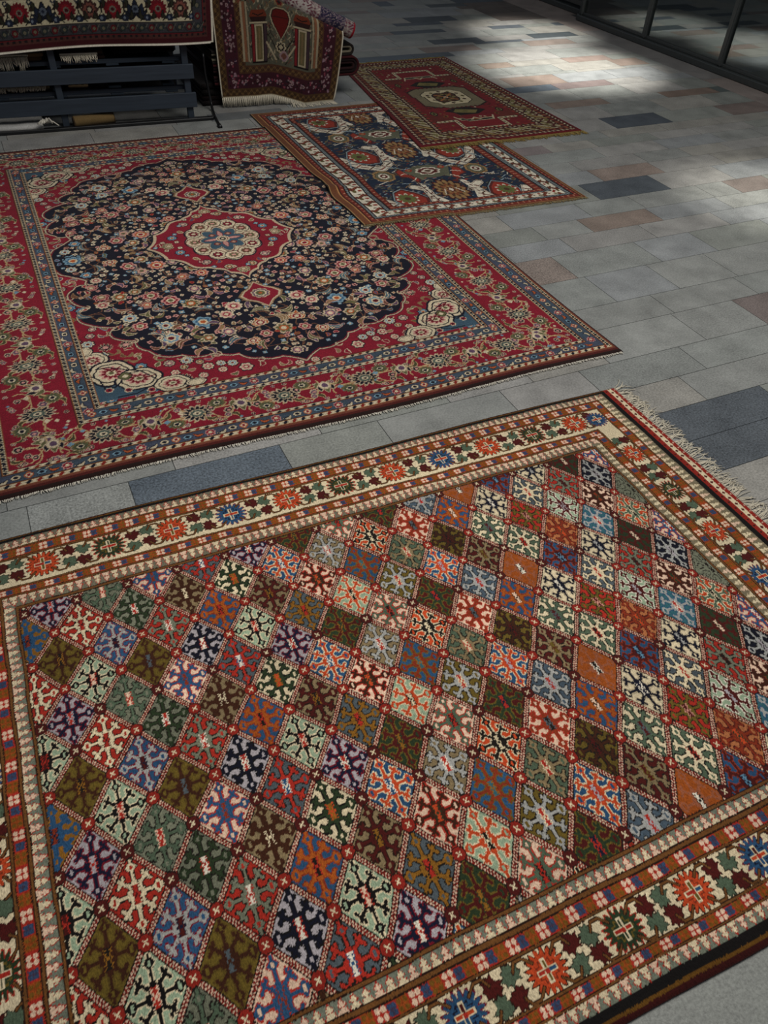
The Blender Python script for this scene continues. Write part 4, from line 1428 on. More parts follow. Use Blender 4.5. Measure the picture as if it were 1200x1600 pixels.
def paint_hexagon_rug():
    w, h = 1.143, 1.775
    cv = Canvas(w, h, .004, C['red'])
    I = cv.img
    X, Y = np.meshgrid(cv.x, cv.y)
    rnd = random.Random(41)
    RD, DR, CR, OL, BR, DK, OR, GY = lin('#68161b'), lin('#471213'), lin('#b3a788'), lin('#6c6338'), lin('#452818'), lin('#18100c'), lin('#74401e'), lin('#746b52')
    I[:] = RD
    I *= (1+RNG.normal(0, .09, (cv.ny, 1, 1)))
    # small scattered specks
    for _ in range(150):
        cv.lobes(rnd.uniform(.2, w-.2), rnd.uniform(.2, h-.2), rnd.uniform(.007, .012), [(1, 4, .3, rnd.choice([CR, OL, OR, DK]))])
    cx = w/2; cy = h/2-.04
    for s in (1, -1):
        # cream stepped line closing a dark-red niche
        P = [(.275, .36), (.275+.13, .36), (.405, .215), (w-.405, .215), (w-.405, .36), (w-.275, .36)]
        P = [(x, cy+s*(cy-.0-y)) for x, y in P]
        cv.poly([P[1], P[2], P[3], P[4]], lin('#6e161c'))
        for k in (.05, ):
            cv.rect(.25, P[1][0]-.02, min(P[0][1], P[0][1]-s*.12), max(P[0][1], P[0][1]-s*.12), lin('#5d231c'))
            cv.rect(P[4][0]+.02, w-.25, min(P[0][1], P[0][1]-s*.12), max(P[0][1], P[0][1]-s*.12), lin('#5d231c'))
        cv.stroke(P, .036, DK); cv.stroke(P, .027, CR)
        pa = np.asarray(P); seg = np.linalg.norm(np.diff(pa, axis=0), axis=1); cum = np.r_[0, np.cumsum(seg)]
        for k in range(28):
            d = cum[-1]*(k+.5)/28
            cv.lobes(np.interp(d, cum, pa[:, 0]), np.interp(d, cum, pa[:, 1]), .009, [(1, 4, .2, DK if k % 2 else lin('#7a3d22'))])
        yb = cy+s*.475
        cv.rect(cx-.13, cx+.13, min(yb-.022, yb+.022), max(yb-.022, yb+.022), CR); cv.rect(cx-.12, cx+.12, yb-.014, yb+.014, DK)
        cv.poly([(cx-.05, yb), (cx, yb-s*.05), (cx+.05, yb)], CR); cv.poly([(cx-.03, yb), (cx, yb-s*.032), (cx+.03, yb)], OR)
        for t in (1, -1):
            cv.stroke([(cx+t*.13, yb), (cx+t*.15, yb-s*.05)], .012, CR)
            cv.lobes(cx+t*.26, cy+s*.33, .035, [(1, 4, .1, DK), (.7, 4, .1, OL), (.4, 4, .1, DK)], ax=.8, ay=1.2)
            cv.lobes(cx+t*.20, cy+s*.40, .02, [(1, 6, .3, OR), (.5, 4, .2, DK)])
        y = cy+s*.305
        cv.poly([(cx-.165, y), (cx-.07, y+.07), (cx+.07, y+.07), (cx+.165, y), (cx+.07, y-.07), (cx-.07, y-.07)], DK)
        cv.poly([(cx-.10, y-.005), (cx-.055, y+.052), (cx+.10, y+.005), (cx+.055, y-.052)], OL)
        cv.poly([(cx-.03, y), (cx, y+.02), (cx+.03, y), (cx, y-.02)], OL*.7)
    # cream hexagon with serrated grey edge
    def hexa(rx, ry, f): return [(cx-rx, cy), (cx-rx*f, cy+ry), (cx+rx*f, cy+ry), (cx+rx, cy), (cx+rx*f, cy-ry), (cx-rx*f, cy-ry)]
    def octo(rx, ry, f): return [(cx-rx, cy-ry*f), (cx-rx, cy+ry*f), (cx-rx*.62, cy+ry), (cx+rx*.62, cy+ry), (cx+rx, cy+ry*f), (cx+rx, cy-ry*f), (cx+rx*.62, cy-ry), (cx-rx*.62, cy-ry)]
    cv.poly(octo(.262, .235, .72), DK); cv.poly(octo(.250, .222, .72), GY*.85)
    for k in range(14):
        t = -.2+.4*k/13
        for s in (1, -1):
            cv.lobes(cx+s*.26, cy+t, .012, [(1, 4, .2, DR)])
            cv.lobes(cx+t*1.2, cy+s*.222, .012, [(1, 4, .2, DR)])
    cv.poly(octo(.180, .155, .6), DK); cv.poly(octo(.174, .149, .6), CR)
    for k in range(12):
        t = 2*PI*k/12
        cv.lobes(cx+.145*math.cos(t), cy+.125*math.sin(t), .017, [(1, 4, .3, BR if k % 2 else OL), (.5, 4, .3, DK)])
    cv.lobes(cx, cy, 1, [(1, 4, .22, DK), (.88, 4, .22, BR), (.6, 4, .3, OL*.8), (.42, 4, .3, DK)], ax=.125, ay=.112, rot=PI/4)
    for t in (0, PI/2, PI, 1.5*PI):
        cv.stroke([(cx+.02*math.cos(t+.78), cy+.02*math.sin(t+.78)), (cx+.10*math.cos(t+.78), cy+.09*math.sin(t+.78))], .016, lin('#8f5a32'))
        cv.lobes(cx+.07*math.cos(t), cy+.065*math.sin(t), .028, [(1, 4, .2, BR), (.55, 4, .2, OL)])
    cv.lobes(cx, cy, .02, [(1, 4, .2, CR), (.5, 4, .2, RD)])
    # borders
    canon = [0, 1, 2, 3, 4, 5]
    sx_ = [0, .022, .055, .085, .195, .245]
    sy_ = [0, .02, .05, .075, .165, .21]
    D = np.stack([np.interp(X, sx_, canon), np.interp(w-X, sx_, canon), np.interp(Y, sy_, canon), np.interp(h-Y, sy_, canon)])
    k4 = D.argmin(0); T = D.min(0); st = np.floor(T).astype(int); fr = T-st
    AL = np.where(k4 < 2, Y, X)
    m = st == 0
    I[m] = lin('#5f1218')
    for k in (1, 4):
        m = st == k
        f2 = fr if k == 1 else np.clip((fr-.0)*1.6, 0, 1)
        ph = (AL+fr*.02)/.034 % 1
        c = np.where(((np.abs(f2-.5) < .24) & (ph < .5))[..., None], CR*.85, DR)
        c = np.where(((f2 < .1) | (f2 > .9))[..., None], DK, c)
        if k == 4: c = np.where((fr > .64)[..., None], np.where((np.abs(AL/.05 % 1-.5) < .2)[..., None], BR, lin('#7a2a20')), c)
        I[m] = c[m]
    m = st == 2
    ph = AL/.05 % 1
    c = np.where((np.abs(ph-.5) < .18)[..., None], lin('#7f4a30'), lin('#4b1a16'))
    I[m] = c[m]
    m = st == 3
    sd = np.where((k4 == 0) | (k4 == 2), 1, -1)
    a = AL+sd*(fr-.5)*.10
    ph = a/.205 % 1
    c = np.broadcast_to(CR*.84, I.shape).copy()
    c[np.abs(np.sin(a*62)) > .80] = lin('#5b4a2e')
    c[np.abs(np.sin(AL*47+fr*5)) > .93] = DR
    bar = (np.abs(ph-.5) < .075)
    c[(np.abs(ph-.5) < .10)] = DK
    c[bar] = lin('#7b6038')
    c[np.abs(ph-.5) < .025] = lin('#a08a58')
    for o_, v_, rr, cc in ((.12, .3, .017, OL), (.22, .62, .02, BR), (.31, .3, .015, DR), (.78, .7, .018, OL), (.88, .35, .02, BR), (.70, .3, .015, DR), (.02, .7, .015, DK), (.96, .75, .013, OL), (.33, .78, .013, OL)):
        dx = (AL/.205 % 1-o_)*.205
        c[(np.abs(dx)+np.abs(fr-v_)*.08 < rr) & ~(np.abs(ph-.5) < .10)] = cc
    c[(fr < .05) | (fr > .95)] = DK
    I[m] = c[m]
    I *= (1+RNG.normal(0, .05, (cv.ny, 1, 1))+RNG.normal(0, .06, (cv.ny, cv.nx, 1)))
    return cv


def build_hexagon_rug():
    cv = paint_hexagon_rug()
    ox, oy = Q4[1]
    q = np.array(Q4)

    def mp(S, T):
        P = [(1-S)*(1-T)*q[0, k]+S*(1-T)*q[1, k]+S*T*q[2, k]+(1-S)*T*q[3, k] for k in (0, 1)]
        return P[0]-ox, P[1]-oy
    root = tag(empty('tribal_rug', (ox, oy, 0)), 'red rug with a cream central hexagon and olive fringe, farthest from the front', 'rug', 'oriental rugs laid out on the paving')
    b = base_r4(ox, oy)
    rug_object('pile', cv, mp, b, Z4, root, wob=.0003)
    S = np.linspace(0, 1, 50)
    ex, ey = mp(S, np.zeros(50))
    ex[-1] += .012
    fringe_object('fringe', np.c_[ex, ey+.002], (.03, -1), .055, b, M_GOLD, root, spacing=.0038, r=.0026, curl=.22, rnd=random.Random(28))
    ex, ey = mp(S, np.ones(50))
    fringe_object('fringe', np.c_[ex, ey-.002], (0, 1), .05, b, M_GOLD, root, spacing=.005, r=.0026, curl=.5, rnd=random.Random(29))


build_hexagon_rug()

# ------------------------------------------------------------------ slatted rack on the left with rugs laid over and inside it
RX, RY, RA = 1.12, 4.91, math.radians(-4.5)


def rk(x, y):
    """rack frame (x along the front measured from its right end, y backwards) -> world"""
    c, s = math.cos(RA), math.sin(RA)
    return RX+c*x-s*y, RY+s*x+c*y


def build_rack():
    root = tag(empty('rug_rack', (RX, RY, 0), RA), 'slate painted slatted wooden rack holding rugs, left of the hanging prayer rug', 'rack')
    for x in (-.03, -.745, -1.46, -2.1):
        for y in (.02, .62):
            b = MB(); b.box((x, y, .305), (.036, .036, .61), bev=.003); b.build('post', M_WOOD, root)
    for z, hgt in ((.262, .075), (.112, .078)):
        b = MB(); b.box((-1.06, -.008, z), (2.14, .018, hgt), bev=.002); b.build('board', M_WOOD, root)
        b = MB(); b.box((-1.06, .648, z), (2.14, .018, hgt), bev=.002); b.build('board', M_WOOD, root)
    for z in (.168, .318):
        for y in (.05, .59):
            b = MB(); b.box((-1.06, y, z), (2.10, .022, .022), bev=.002); b.build('rail', M_WOOD, root)
        for k in range(7):
            b = MB(); b.box((-.12-.31*k, .32, z-.017), (.07, .56, .012), bev=.002); b.build('slat', M_WOOD, root)
    b = MB(); b.box((-1.06, .605, .30), (2.08, .012, .58), bev=.002); b.build('shade_panel', M_BLACK, root)  # black sheet added so the shaded inside of the rack reads dark
    for k in range(6):
        b = MB(); b.box((-1.06, .03+.118*k, .617), (2.14, .075, .014), bev=.002); b.build('slat', M_WOOD, root)
    return root


build_rack()


def wool_mesh(name, mb, parent=None):
    return mb.build(name, M_FLATWOOL, parent, smooth=True)


def folded_slab(b, x0, x1, y0, y1, z0, z1, cols, layers=3, rnd=random, sag=0.):
    """a rug folded into layers, with rounded folds at the right and left ends: profile in x-z swept along y"""
    hz = (z1-z0)/layers
    for k in range(layers):
        zc = z0+hz*(k+.5); r = hz*.48
        xa, xb = x0+rnd.uniform(0, .025), x1-rnd.uniform(0, .025)
        prof = []
        for t in np.linspace(-PI/2, PI/2, 7): prof.append((xb-r+r*math.cos(t), zc+r*math.sin(t)))
        for q in np.linspace(0, 1, 9)[1:-1]: prof.append((xb-r+(xa-xb+2*r)*q, zc+r+.002*math.sin(q*19+k)))
        for t in np.linspace(PI/2, 1.5*PI, 7): prof.append((xa+r+r*math.cos(t), zc+r*math.sin(t)))
        for q in np.linspace(0, 1, 9)[1:-1]: prof.append((xa+r+(xb-xa-2*r)*q, zc-r))
        n = len(prof)
        ya, yb = y0+rnd.uniform(0, .02), y1-rnd.uniform(0, .02)
        vs = []
        for yy in (ya, ya+.012, (ya+yb)/2, yb):
            sc = .93 if yy == ya else 1
            for x, z in prof: vs.append((x, yy, zc+(z-zc)*sc))
        fs = []
        for i in range(3):
            for j in range(n): fs.append((i*n+j, i*n+(j+1) % n, (i+1)*n+(j+1) % n, (i+1)*n+j))
        fs.append(tuple(range(n))); fs.append(tuple(3*n+j for j in range(n))[::-1])
        b.add(vs, fs, cols[k % len(cols)])


def slab_rug(label, x0, x1, y0, y1, z0, z1, hexes, layers, group, fringe=None, seed=1, frame=True):
    rnd = random.Random(seed)
    cx = (x0+x1)/2
    if frame: wx, wy = rk(cx, y0); rz = RA
    else: wx, wy = cx, y0; rz = 0
    root = tag(empty('folded_rug', (wx, wy, z0), rz), label, 'rug', group)
    b = MB()
    folded_slab(b, x0-cx, x1-cx, 0, y1-y0, 0, z1-z0, [lin(q) for q in hexes], layers, rnd)
    wool_mesh('pile', b, root)
    if fringe:
        f = MB()
        xa, xb, drop = fringe
        zt = (z1-z0)*.75
        f.box(((xa+xb)/2-cx, -.006, zt), (xb-xa, .012, .012), bev=.003)
        n = int((xb-xa)/.0045)
        cl = 0
        for i in range(n):
            if i % 7 == 0: cl = rnd.uniform(-.5, .8); dr = drop*rnd.uniform(.55, 1.1)
            x = xa-cx+(i+rnd.random()*.5)*.0045
            P = [(x, -.008, zt), (x+cl*.006, -.022, zt-.006), (x+cl*.012+rnd.uniform(-.003, .003), -.030, zt-.006-dr*.5), (x+cl*.016+rnd.uniform(-.006, .006), -.031-rnd.random()*.004, zt-.008-dr*rnd.uniform(.8, 1.05))]
            f.tube(P, .0022, .0014, 4)
        o = f.build('fringe', M_COTTON, root, smooth=True); o['kind'] = 'stuff'
    return root


G1 = 'folded rugs kept inside the slatted rack'
slab_rug('brown folded rug with cream fringe hanging over the top board, left in the rack', -1.43, -.78, .045, .55, .331, .372, ['#5a4630', '#6d5a40', '#4c3a2c'], 2, G1, (-1.2, -.86, .062), 3)
slab_rug('dark folded rug with ragged cream fringe, right of the middle post on the upper shelf', -.70, -.46, .035, .52, .331, .371, ['#2d1c16', '#3b2a20'], 2, G1, (-.70, -.50, .03), 4)
slab_rug('beige folded rug showing between the two front boards at left', -1.43, -.77, .065, .5, .181, .222, ['#75664e', '#8a7c62'], 2, G1, (-1.3, -.80, .02), 5)
slab_rug('small tan folded rug between the boards, right of the middle post', -.71, -.56, .07, .45, .181, .214, ['#6b5a42', '#8d8066'], 2, G1, None, 6)
slab_rug('near-black folded rugs added to fill the shade at the right end of the upper shelf', -.42, -.06, .12, .58, .331, .42, ['#150f10', '#1d1314', '#120e10'], 4, G1, None, 7)  # near-black stacks added where the rack interior is simply in shade
slab_rug('near-black folded rugs added to fill the shade at the right end of the lower shelf', -.5, -.06, .16, .58, .181, .275, ['#140f12', '#1a1214'], 4, G1, None, 8)  # likewise added as shade on the lower shelf
slab_rug('white folded cloth rug lying on the floor under the lowest board', -1.43, -.86, -.03, .35, .002, .032, ['#b9b8b4', '#c6c5c0'], 1, G1, None, 9)


def rolled_rug(label, p, q, r, hexes, seed, name='rolled_rug', group=None, pattern=None, cap=None):
    """p,q end points of the axis; spiral-ended roll"""
    p, q = np.array(p, float), np.array(q, float)
    L = np.linalg.norm(q-p); ax = (q-p)/L
    up = np.array([0, 0, 1.]); a = np.cross(ax, up); a /= np.linalg.norm(a); b_ = np.cross(a, ax)
    root = tag(empty(name, tuple(p)), label, 'rug', group)
    nl, nt = int(L/.006)+1, 64
    rnd = np.random.default_rng(seed)
    t = np.linspace(0, 2*PI, nt, endpoint=False); l = np.linspace(0, L, nl)
    Tm, Lm = np.meshgrid(t, l)
    rr = r*(1+.03*np.sin(3*Tm+Lm*7)+.02*np.sin(Lm*19))
    P = ax*Lm[..., None]+rr[..., None]*(np.cos(Tm)[..., None]*a+np.sin(Tm)[..., None]*b_)
    col = pattern(Lm, Tm*r, rnd) if pattern else np.broadcast_to(lin(hexes[0]), P.shape).copy()
    me = grid_mesh('pile', P, col, close_u=True)
    link_mesh('pile', me, M_FLATWOOL, root)
    # spiral ends
    for z, sg in ((0., -1), (L, 1)):
        m = MB()
        turns = 4
        th = np.linspace(0, 2*PI*turns, 90)
        R = r*(.12+.84*th/th[-1])
        w = r*.085
        vs, fs = [], []
        for i, (tt, R_) in enumerate(zip(th, R)):
            d = math.cos(tt)*a+math.sin(tt)*b_
            for k, (ro, so) in enumerate(((-w, -.004), (-w, .004), (w, .004), (w, -.004))):
                vs.append(ax*(z+sg*(so+.001))+d*(R_+ro))
            if i:
                for k in range(4): fs.append(((i-1)*4+k, (i-1)*4+(k+1) % 4, i*4+(k+1) % 4, i*4+k))
        m.add(vs, fs, lin(cap or hexes[-1]))
        ds = [ax*(z-sg*.003)+r*.97*(math.cos(tt)*a+math.sin(tt)*b_) for tt in t]
        m.add(ds+[ax*(z-sg*.003)], [(i, (i+1) % nt, nt) for i in range(nt)], lin(hexes[-1])*.5)
        m.build('rolled_end', M_FLATWOOL, root, smooth=False)
    return root


x_, y_ = rk(-.70, -.015)
x2_, y2_ = rk(-.48, .02)
rolled_rug('small tan rolled rug lying on the floor under the rack', (x_, y_, .034), (x2_, y2_, .034), .030, ['#6e5a3a', '#4a3a26'], 3)


def build_tassel():
    # knotted cream tassel sticking out from under the lowest board
    rnd = random.Random(6)
    f = MB()
    x0, y0 = rk(-.845, -.04)
    for i in range(16):
        a = rnd.uniform(0, PI); l = rnd.uniform(.035, .06)
        P = [(x0, y0, .045), (x0+l*.6*math.cos(a), y0-.012, .045+l*.5*abs(math.sin(a))), (x0+l*1.1*math.cos(a), y0-.03*rnd.random()-.01, max(.008, .045+l*(.6*math.sin(a)-.35)))]
        f.tube(P, .0045, .003, 5)
    tag(f.build('cotton_tassel', M_SELV, None, smooth=True), 'knotted cream tassel on the floor in front of the white folded cloth', 'tassel')


build_tassel()


def paint_floral_border():
    w, h = 2.35, 1.0
    cv = Canvas(w, h, .004, lin('#43221f'))
    I = cv.img
    rnd = random.Random(51)
    X, Y = np.meshgrid(cv.x, cv.y)
    RD, CRM, NV, BRN, GRY, WINE, GRN, LT = lin('#62151d'), lin('#b9b092'), lin('#1b2232'), lin('#3d2622'), lin('#37363a'), lin('#3e1218'), lin('#2b2b20'), lin('#d6d0be')
    right = w-X
    I[:] = GRY
    # bands from the lower edge up: edge, wine, small pattern, guard, cream main border, guard, field
    yb = [0, .008, .032, .056, .108, .232, .285, .31, 1.]
    D = np.minimum(Y, right+.0)
    D = np.where(right < .31, np.minimum(Y, right*1.0), Y)
    I[D < .008] = LT
    m = (D >= .008) & (D < .032); I[m] = WINE
    m = (D >= .032) & (D < .056); I[m] = lin('#4a2a26')
    m &= (np.abs(np.where(D == Y, X, Y)/.03 % 1-.5) < .22) & (np.abs(D-.044) < .007); I[m] = lin('#1d1416')
    m = (D >= .108) & (D < .232); I[m] = CRM
    m = (D >= .31); I[m] = lin('#57181f')
    for d in (.056, .108, .232, .285):
        I[np.abs(D-d) < .0035] = lin('#1d1416')
    I[np.abs(D-.0565+.004) < .002] = RD

    def guard(x, y, k):
        cv.lobes(x, y, .017, [(1, 6, .2, RD*.7 if k % 2 == 0 else lin('#262e2f')), (.5, 4, .2, CRM*.25)])
    for k in range(60):
        x = .03+k*.05
        guard(w-x if x > .08 else w-.082, .082, k)
        guard(w-x-.25, .258, k+1)
        if k < 17 and x > .1: guard(w-.082, x, k)
        cv.stroke([(w-x-.012, .064), (w-x-.025, .082), (w-x-.038, .10)], .006, lin('#22201f')); cv.stroke([(w-x-.02, .10), (w-x-.03, .085), (w-x-.045, .066)], .004, lin('#5a5a50'))

    def main(x, y, kind):
        if kind == 'r':
            cv.lobes(x, y, .047, [(1.08, 16, .14, CRM), (1, 16, .16, RD), (.62, 12, .2, lin('#7a1620')), (.36, 8, .2, lin('#6b6a5c')), (.2, 2, 0, WINE)])
        elif kind == 'b':
            for j in (-2, 2, -1, 1, 0):
                cv.leaf(x, y-.03, .075-.008*abs(j), .03, PI/2+j*.6, NV, lin('#0f0f14'), curve=.12*j)
            cv.lobes(x, y, .024, [(1, 8, .15, lin('#0f0f14')), (.8, 8, .2, lin('#4d5560')), (.4, 4, .2, NV)])
        else:
            cv.lobes(x, y, .046, [(1.0, 10, .22, BRN), (.7, 10, .2, lin('#75463c')), (.42, 8, .2, lin('#2a1a18')), (.22, 2, 0, CRM*.7)])
        for s in (1, -1):
            cv.leaf(x+s*.045, y-.045, .045, .016, PI/2+s*.5, GRN, lin('#14140f'), curve=.3*s)
            cv.leaf(x+s*.05, y+.05, .05, .016, -PI/2+s*.4, GRN if s > 0 else BRN, lin('#14140f'), curve=.3)
            cv.lobes(x+s*.055, y-.04, .018, [(1, 6, .3, NV), (.4, 4, .2, lin('#6a7480'))])
            cv.lobes(x+s*.058, y+.045, .014, [(1, 6, .3, lin('#232833')), (.4, 4, .2, CRM)])
            cv.stroke([(x+s*.02, y-.055), (x+s*.06, y-.01), (x+s*.055, y+.03)], .0045, lin('#1a1a14'))
    seq = 'rbrn'
    for k in range(19):
        x = w-.17-.1165*k
        main(x, .170, 'n' if k == 0 else seq[(k-1) % 4])
    for k in range(5):
        main(w-.17, .30+.1165*k, seq[k % 4])
    I *= (1+RNG.normal(0, .05, (cv.ny, cv.nx, 1)))
    return cv


def bend_mesh(cv, fn):
    S, T = np.meshgrid(cv.x, cv.y)
    return fn(S, T)


def sheet(name, P, colors, thick, m, parent):
    """thick cloth: front grid with its colours, back grid offset along the normals, rim closed"""
    n, k = P.shape[:2]
    du = np.gradient(P, axis=1); dv = np.gradient(P, axis=0)
    N = np.cross(du, dv); N /= np.linalg.norm(N, axis=2)[..., None]+1e-9
    Bk = P-N*thick
    # wrap: front rows, then back rows, as one closed strip in v, plus side strips
    rows = np.concatenate([P, Bk[::-1], P[:1]], 0)
    cols = np.concatenate([colors, np.full_like(colors, 1.)*colors.mean((0, 1))*1.0, colors[:1]], 0)
    me = grid_mesh(name, rows, cols)
    o = link_mesh(name, me, m, parent)
    return o


def build_draped_rug():
    cv = paint_floral_border()
    rx, ry = 1.255, 4.90
    root = tag(empty('draped_rug', (RX, RY, 0), RA), 'rug with cream flowered border and white edge draped over the slatted rack', 'rug')
    S, T = np.meshgrid(cv.x, cv.y)
    x = S-cv.w+.135+.02*np.clip(T/.25, 0, 1)*(S/cv.w)**8
    z0 = .392+.026*np.clip((S-1.1)/1.25, 0, 1)+.006*np.sin(S*5)
    s = T                       # arc length from the lower edge
    top = .645
    flat = np.maximum(s-(top-z0), 0)
    rad = .05
    ang = np.clip(flat/rad, 0, PI/2)
    z = np.where(flat > 0, top+rad*np.sin(ang), z0+s)
    over = np.maximum(flat-rad*PI/2, 0)
    y = -.045+rad*(1-np.cos(ang))+over
    y = y-.012*np.sin(S*6.3)*np.clip(1-T/.3, 0, 1)-.01*np.sin(S*2.2+1)*np.clip(1-T/.3, 0, 1)
    P = np.stack([x, y, z], -1)
    sheet('pile', P, cv.img, .008, M_WOOL, root)
    b = MB()
    pts = [(P[0, i, 0], P[0, i, 1], P[0, i, 2]-.002) for i in range(0, cv.nx, 8)]
    b.tube(pts, .0035, None, 6)
    b.build('selvedge', M_SELV, root, smooth=True)


build_draped_rug()
slab_rug('folded rugs stacked on top of the rack under the draped flowered rug', -1.9, -.02, .04, .6, .626, .682, ['#4a2a26', '#3a2422'], 2, None, None, 12)


# ------------------------------------------------------------------ pile of folded rugs to the right of the rack, prayer rug hung over it
G2 = 'folded rugs in the pile behind the prayer rug'


def ufold(label, xr, x0, y0, y1, z0, z1, th, hx, seed):
    root = tag(empty('folded_rug', (x0, y0, z0)), label, 'rug', G2)
    b = MB()
    zc = (z0+z1)/2; R = (z1-z0)/2
    for lay, col in enumerate(hx):
        ro = R-lay*th*1.25; ri = ro-th
        if ri < .003: break
        prof_o = [(x0, zc-ro)]+[(xr-R+ro*math.cos(t), zc+ro*math.sin(t)) for t in np.linspace(-PI/2, PI/2, 14)]+[(x0, zc+ro)]
        prof_i = [(x0, zc-ri)]+[(xr-R+ri*math.cos(t), zc+ri*math.sin(t)) for t in np.linspace(-PI/2, PI/2, 14)]+[(x0, zc+ri)]
        n = len(prof_o)
        vs = []
        for yy in (y0+lay*.004, y1):
            for x, z in prof_o: vs.append((x-x0, yy-y0, z-z0))
            for x, z in prof_i: vs.append((x-x0, yy-y0, z-z0))
        fs = []
        for i in range(n-1):
            fs += [(i, i+1, 2*n+i+1, 2*n+i), (n+i+1, n+i, 3*n+i, 3*n+i+1), (i+1, i, n+i, n+i+1), (2*n+i, 2*n+i+1, 3*n+i+1, 3*n+i)]
        b.add(vs, fs, lin(col))
    wool_mesh('pile', b, root)


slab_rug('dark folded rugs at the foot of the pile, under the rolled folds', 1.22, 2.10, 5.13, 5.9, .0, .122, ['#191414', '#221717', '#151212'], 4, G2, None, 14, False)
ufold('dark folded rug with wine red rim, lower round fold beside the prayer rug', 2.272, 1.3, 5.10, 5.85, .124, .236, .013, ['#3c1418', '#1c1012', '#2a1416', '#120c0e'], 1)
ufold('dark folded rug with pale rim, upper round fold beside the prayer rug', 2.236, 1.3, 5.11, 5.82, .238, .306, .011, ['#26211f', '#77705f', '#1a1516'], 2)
for k in range(6):
    z0 = .308+.048*k
    xr = 2.13-(k*.048)/.40
    slab_rug(['dark red', 'brown', 'wine coloured', 'dark brown', 'deep red', 'dull brown'][k]+' folded rug in the pile, %s layer above the folds' % ['first', 'second', 'third', 'fourth', 'fifth', 'sixth'][k],
             1.30, xr, 5.13, 5.8, z0, z0+.046, [['#3a1a1a', '#2c1616'], ['#3b2a20', '#2a1d18'], ['#3b1620', '#251014'], ['#2c2019', '#3a2a22'], ['#4a1a1c', '#30161a'], ['#3c2f26', '#2a201a']][k], 2, G2, None, 20+k, False)
for k, (x0, x1, z0, z1) in enumerate(((1.175, 1.29, .02, .12), (1.17, 1.285, .122, .2), (1.18, 1.28, .202, .30))):
    pass


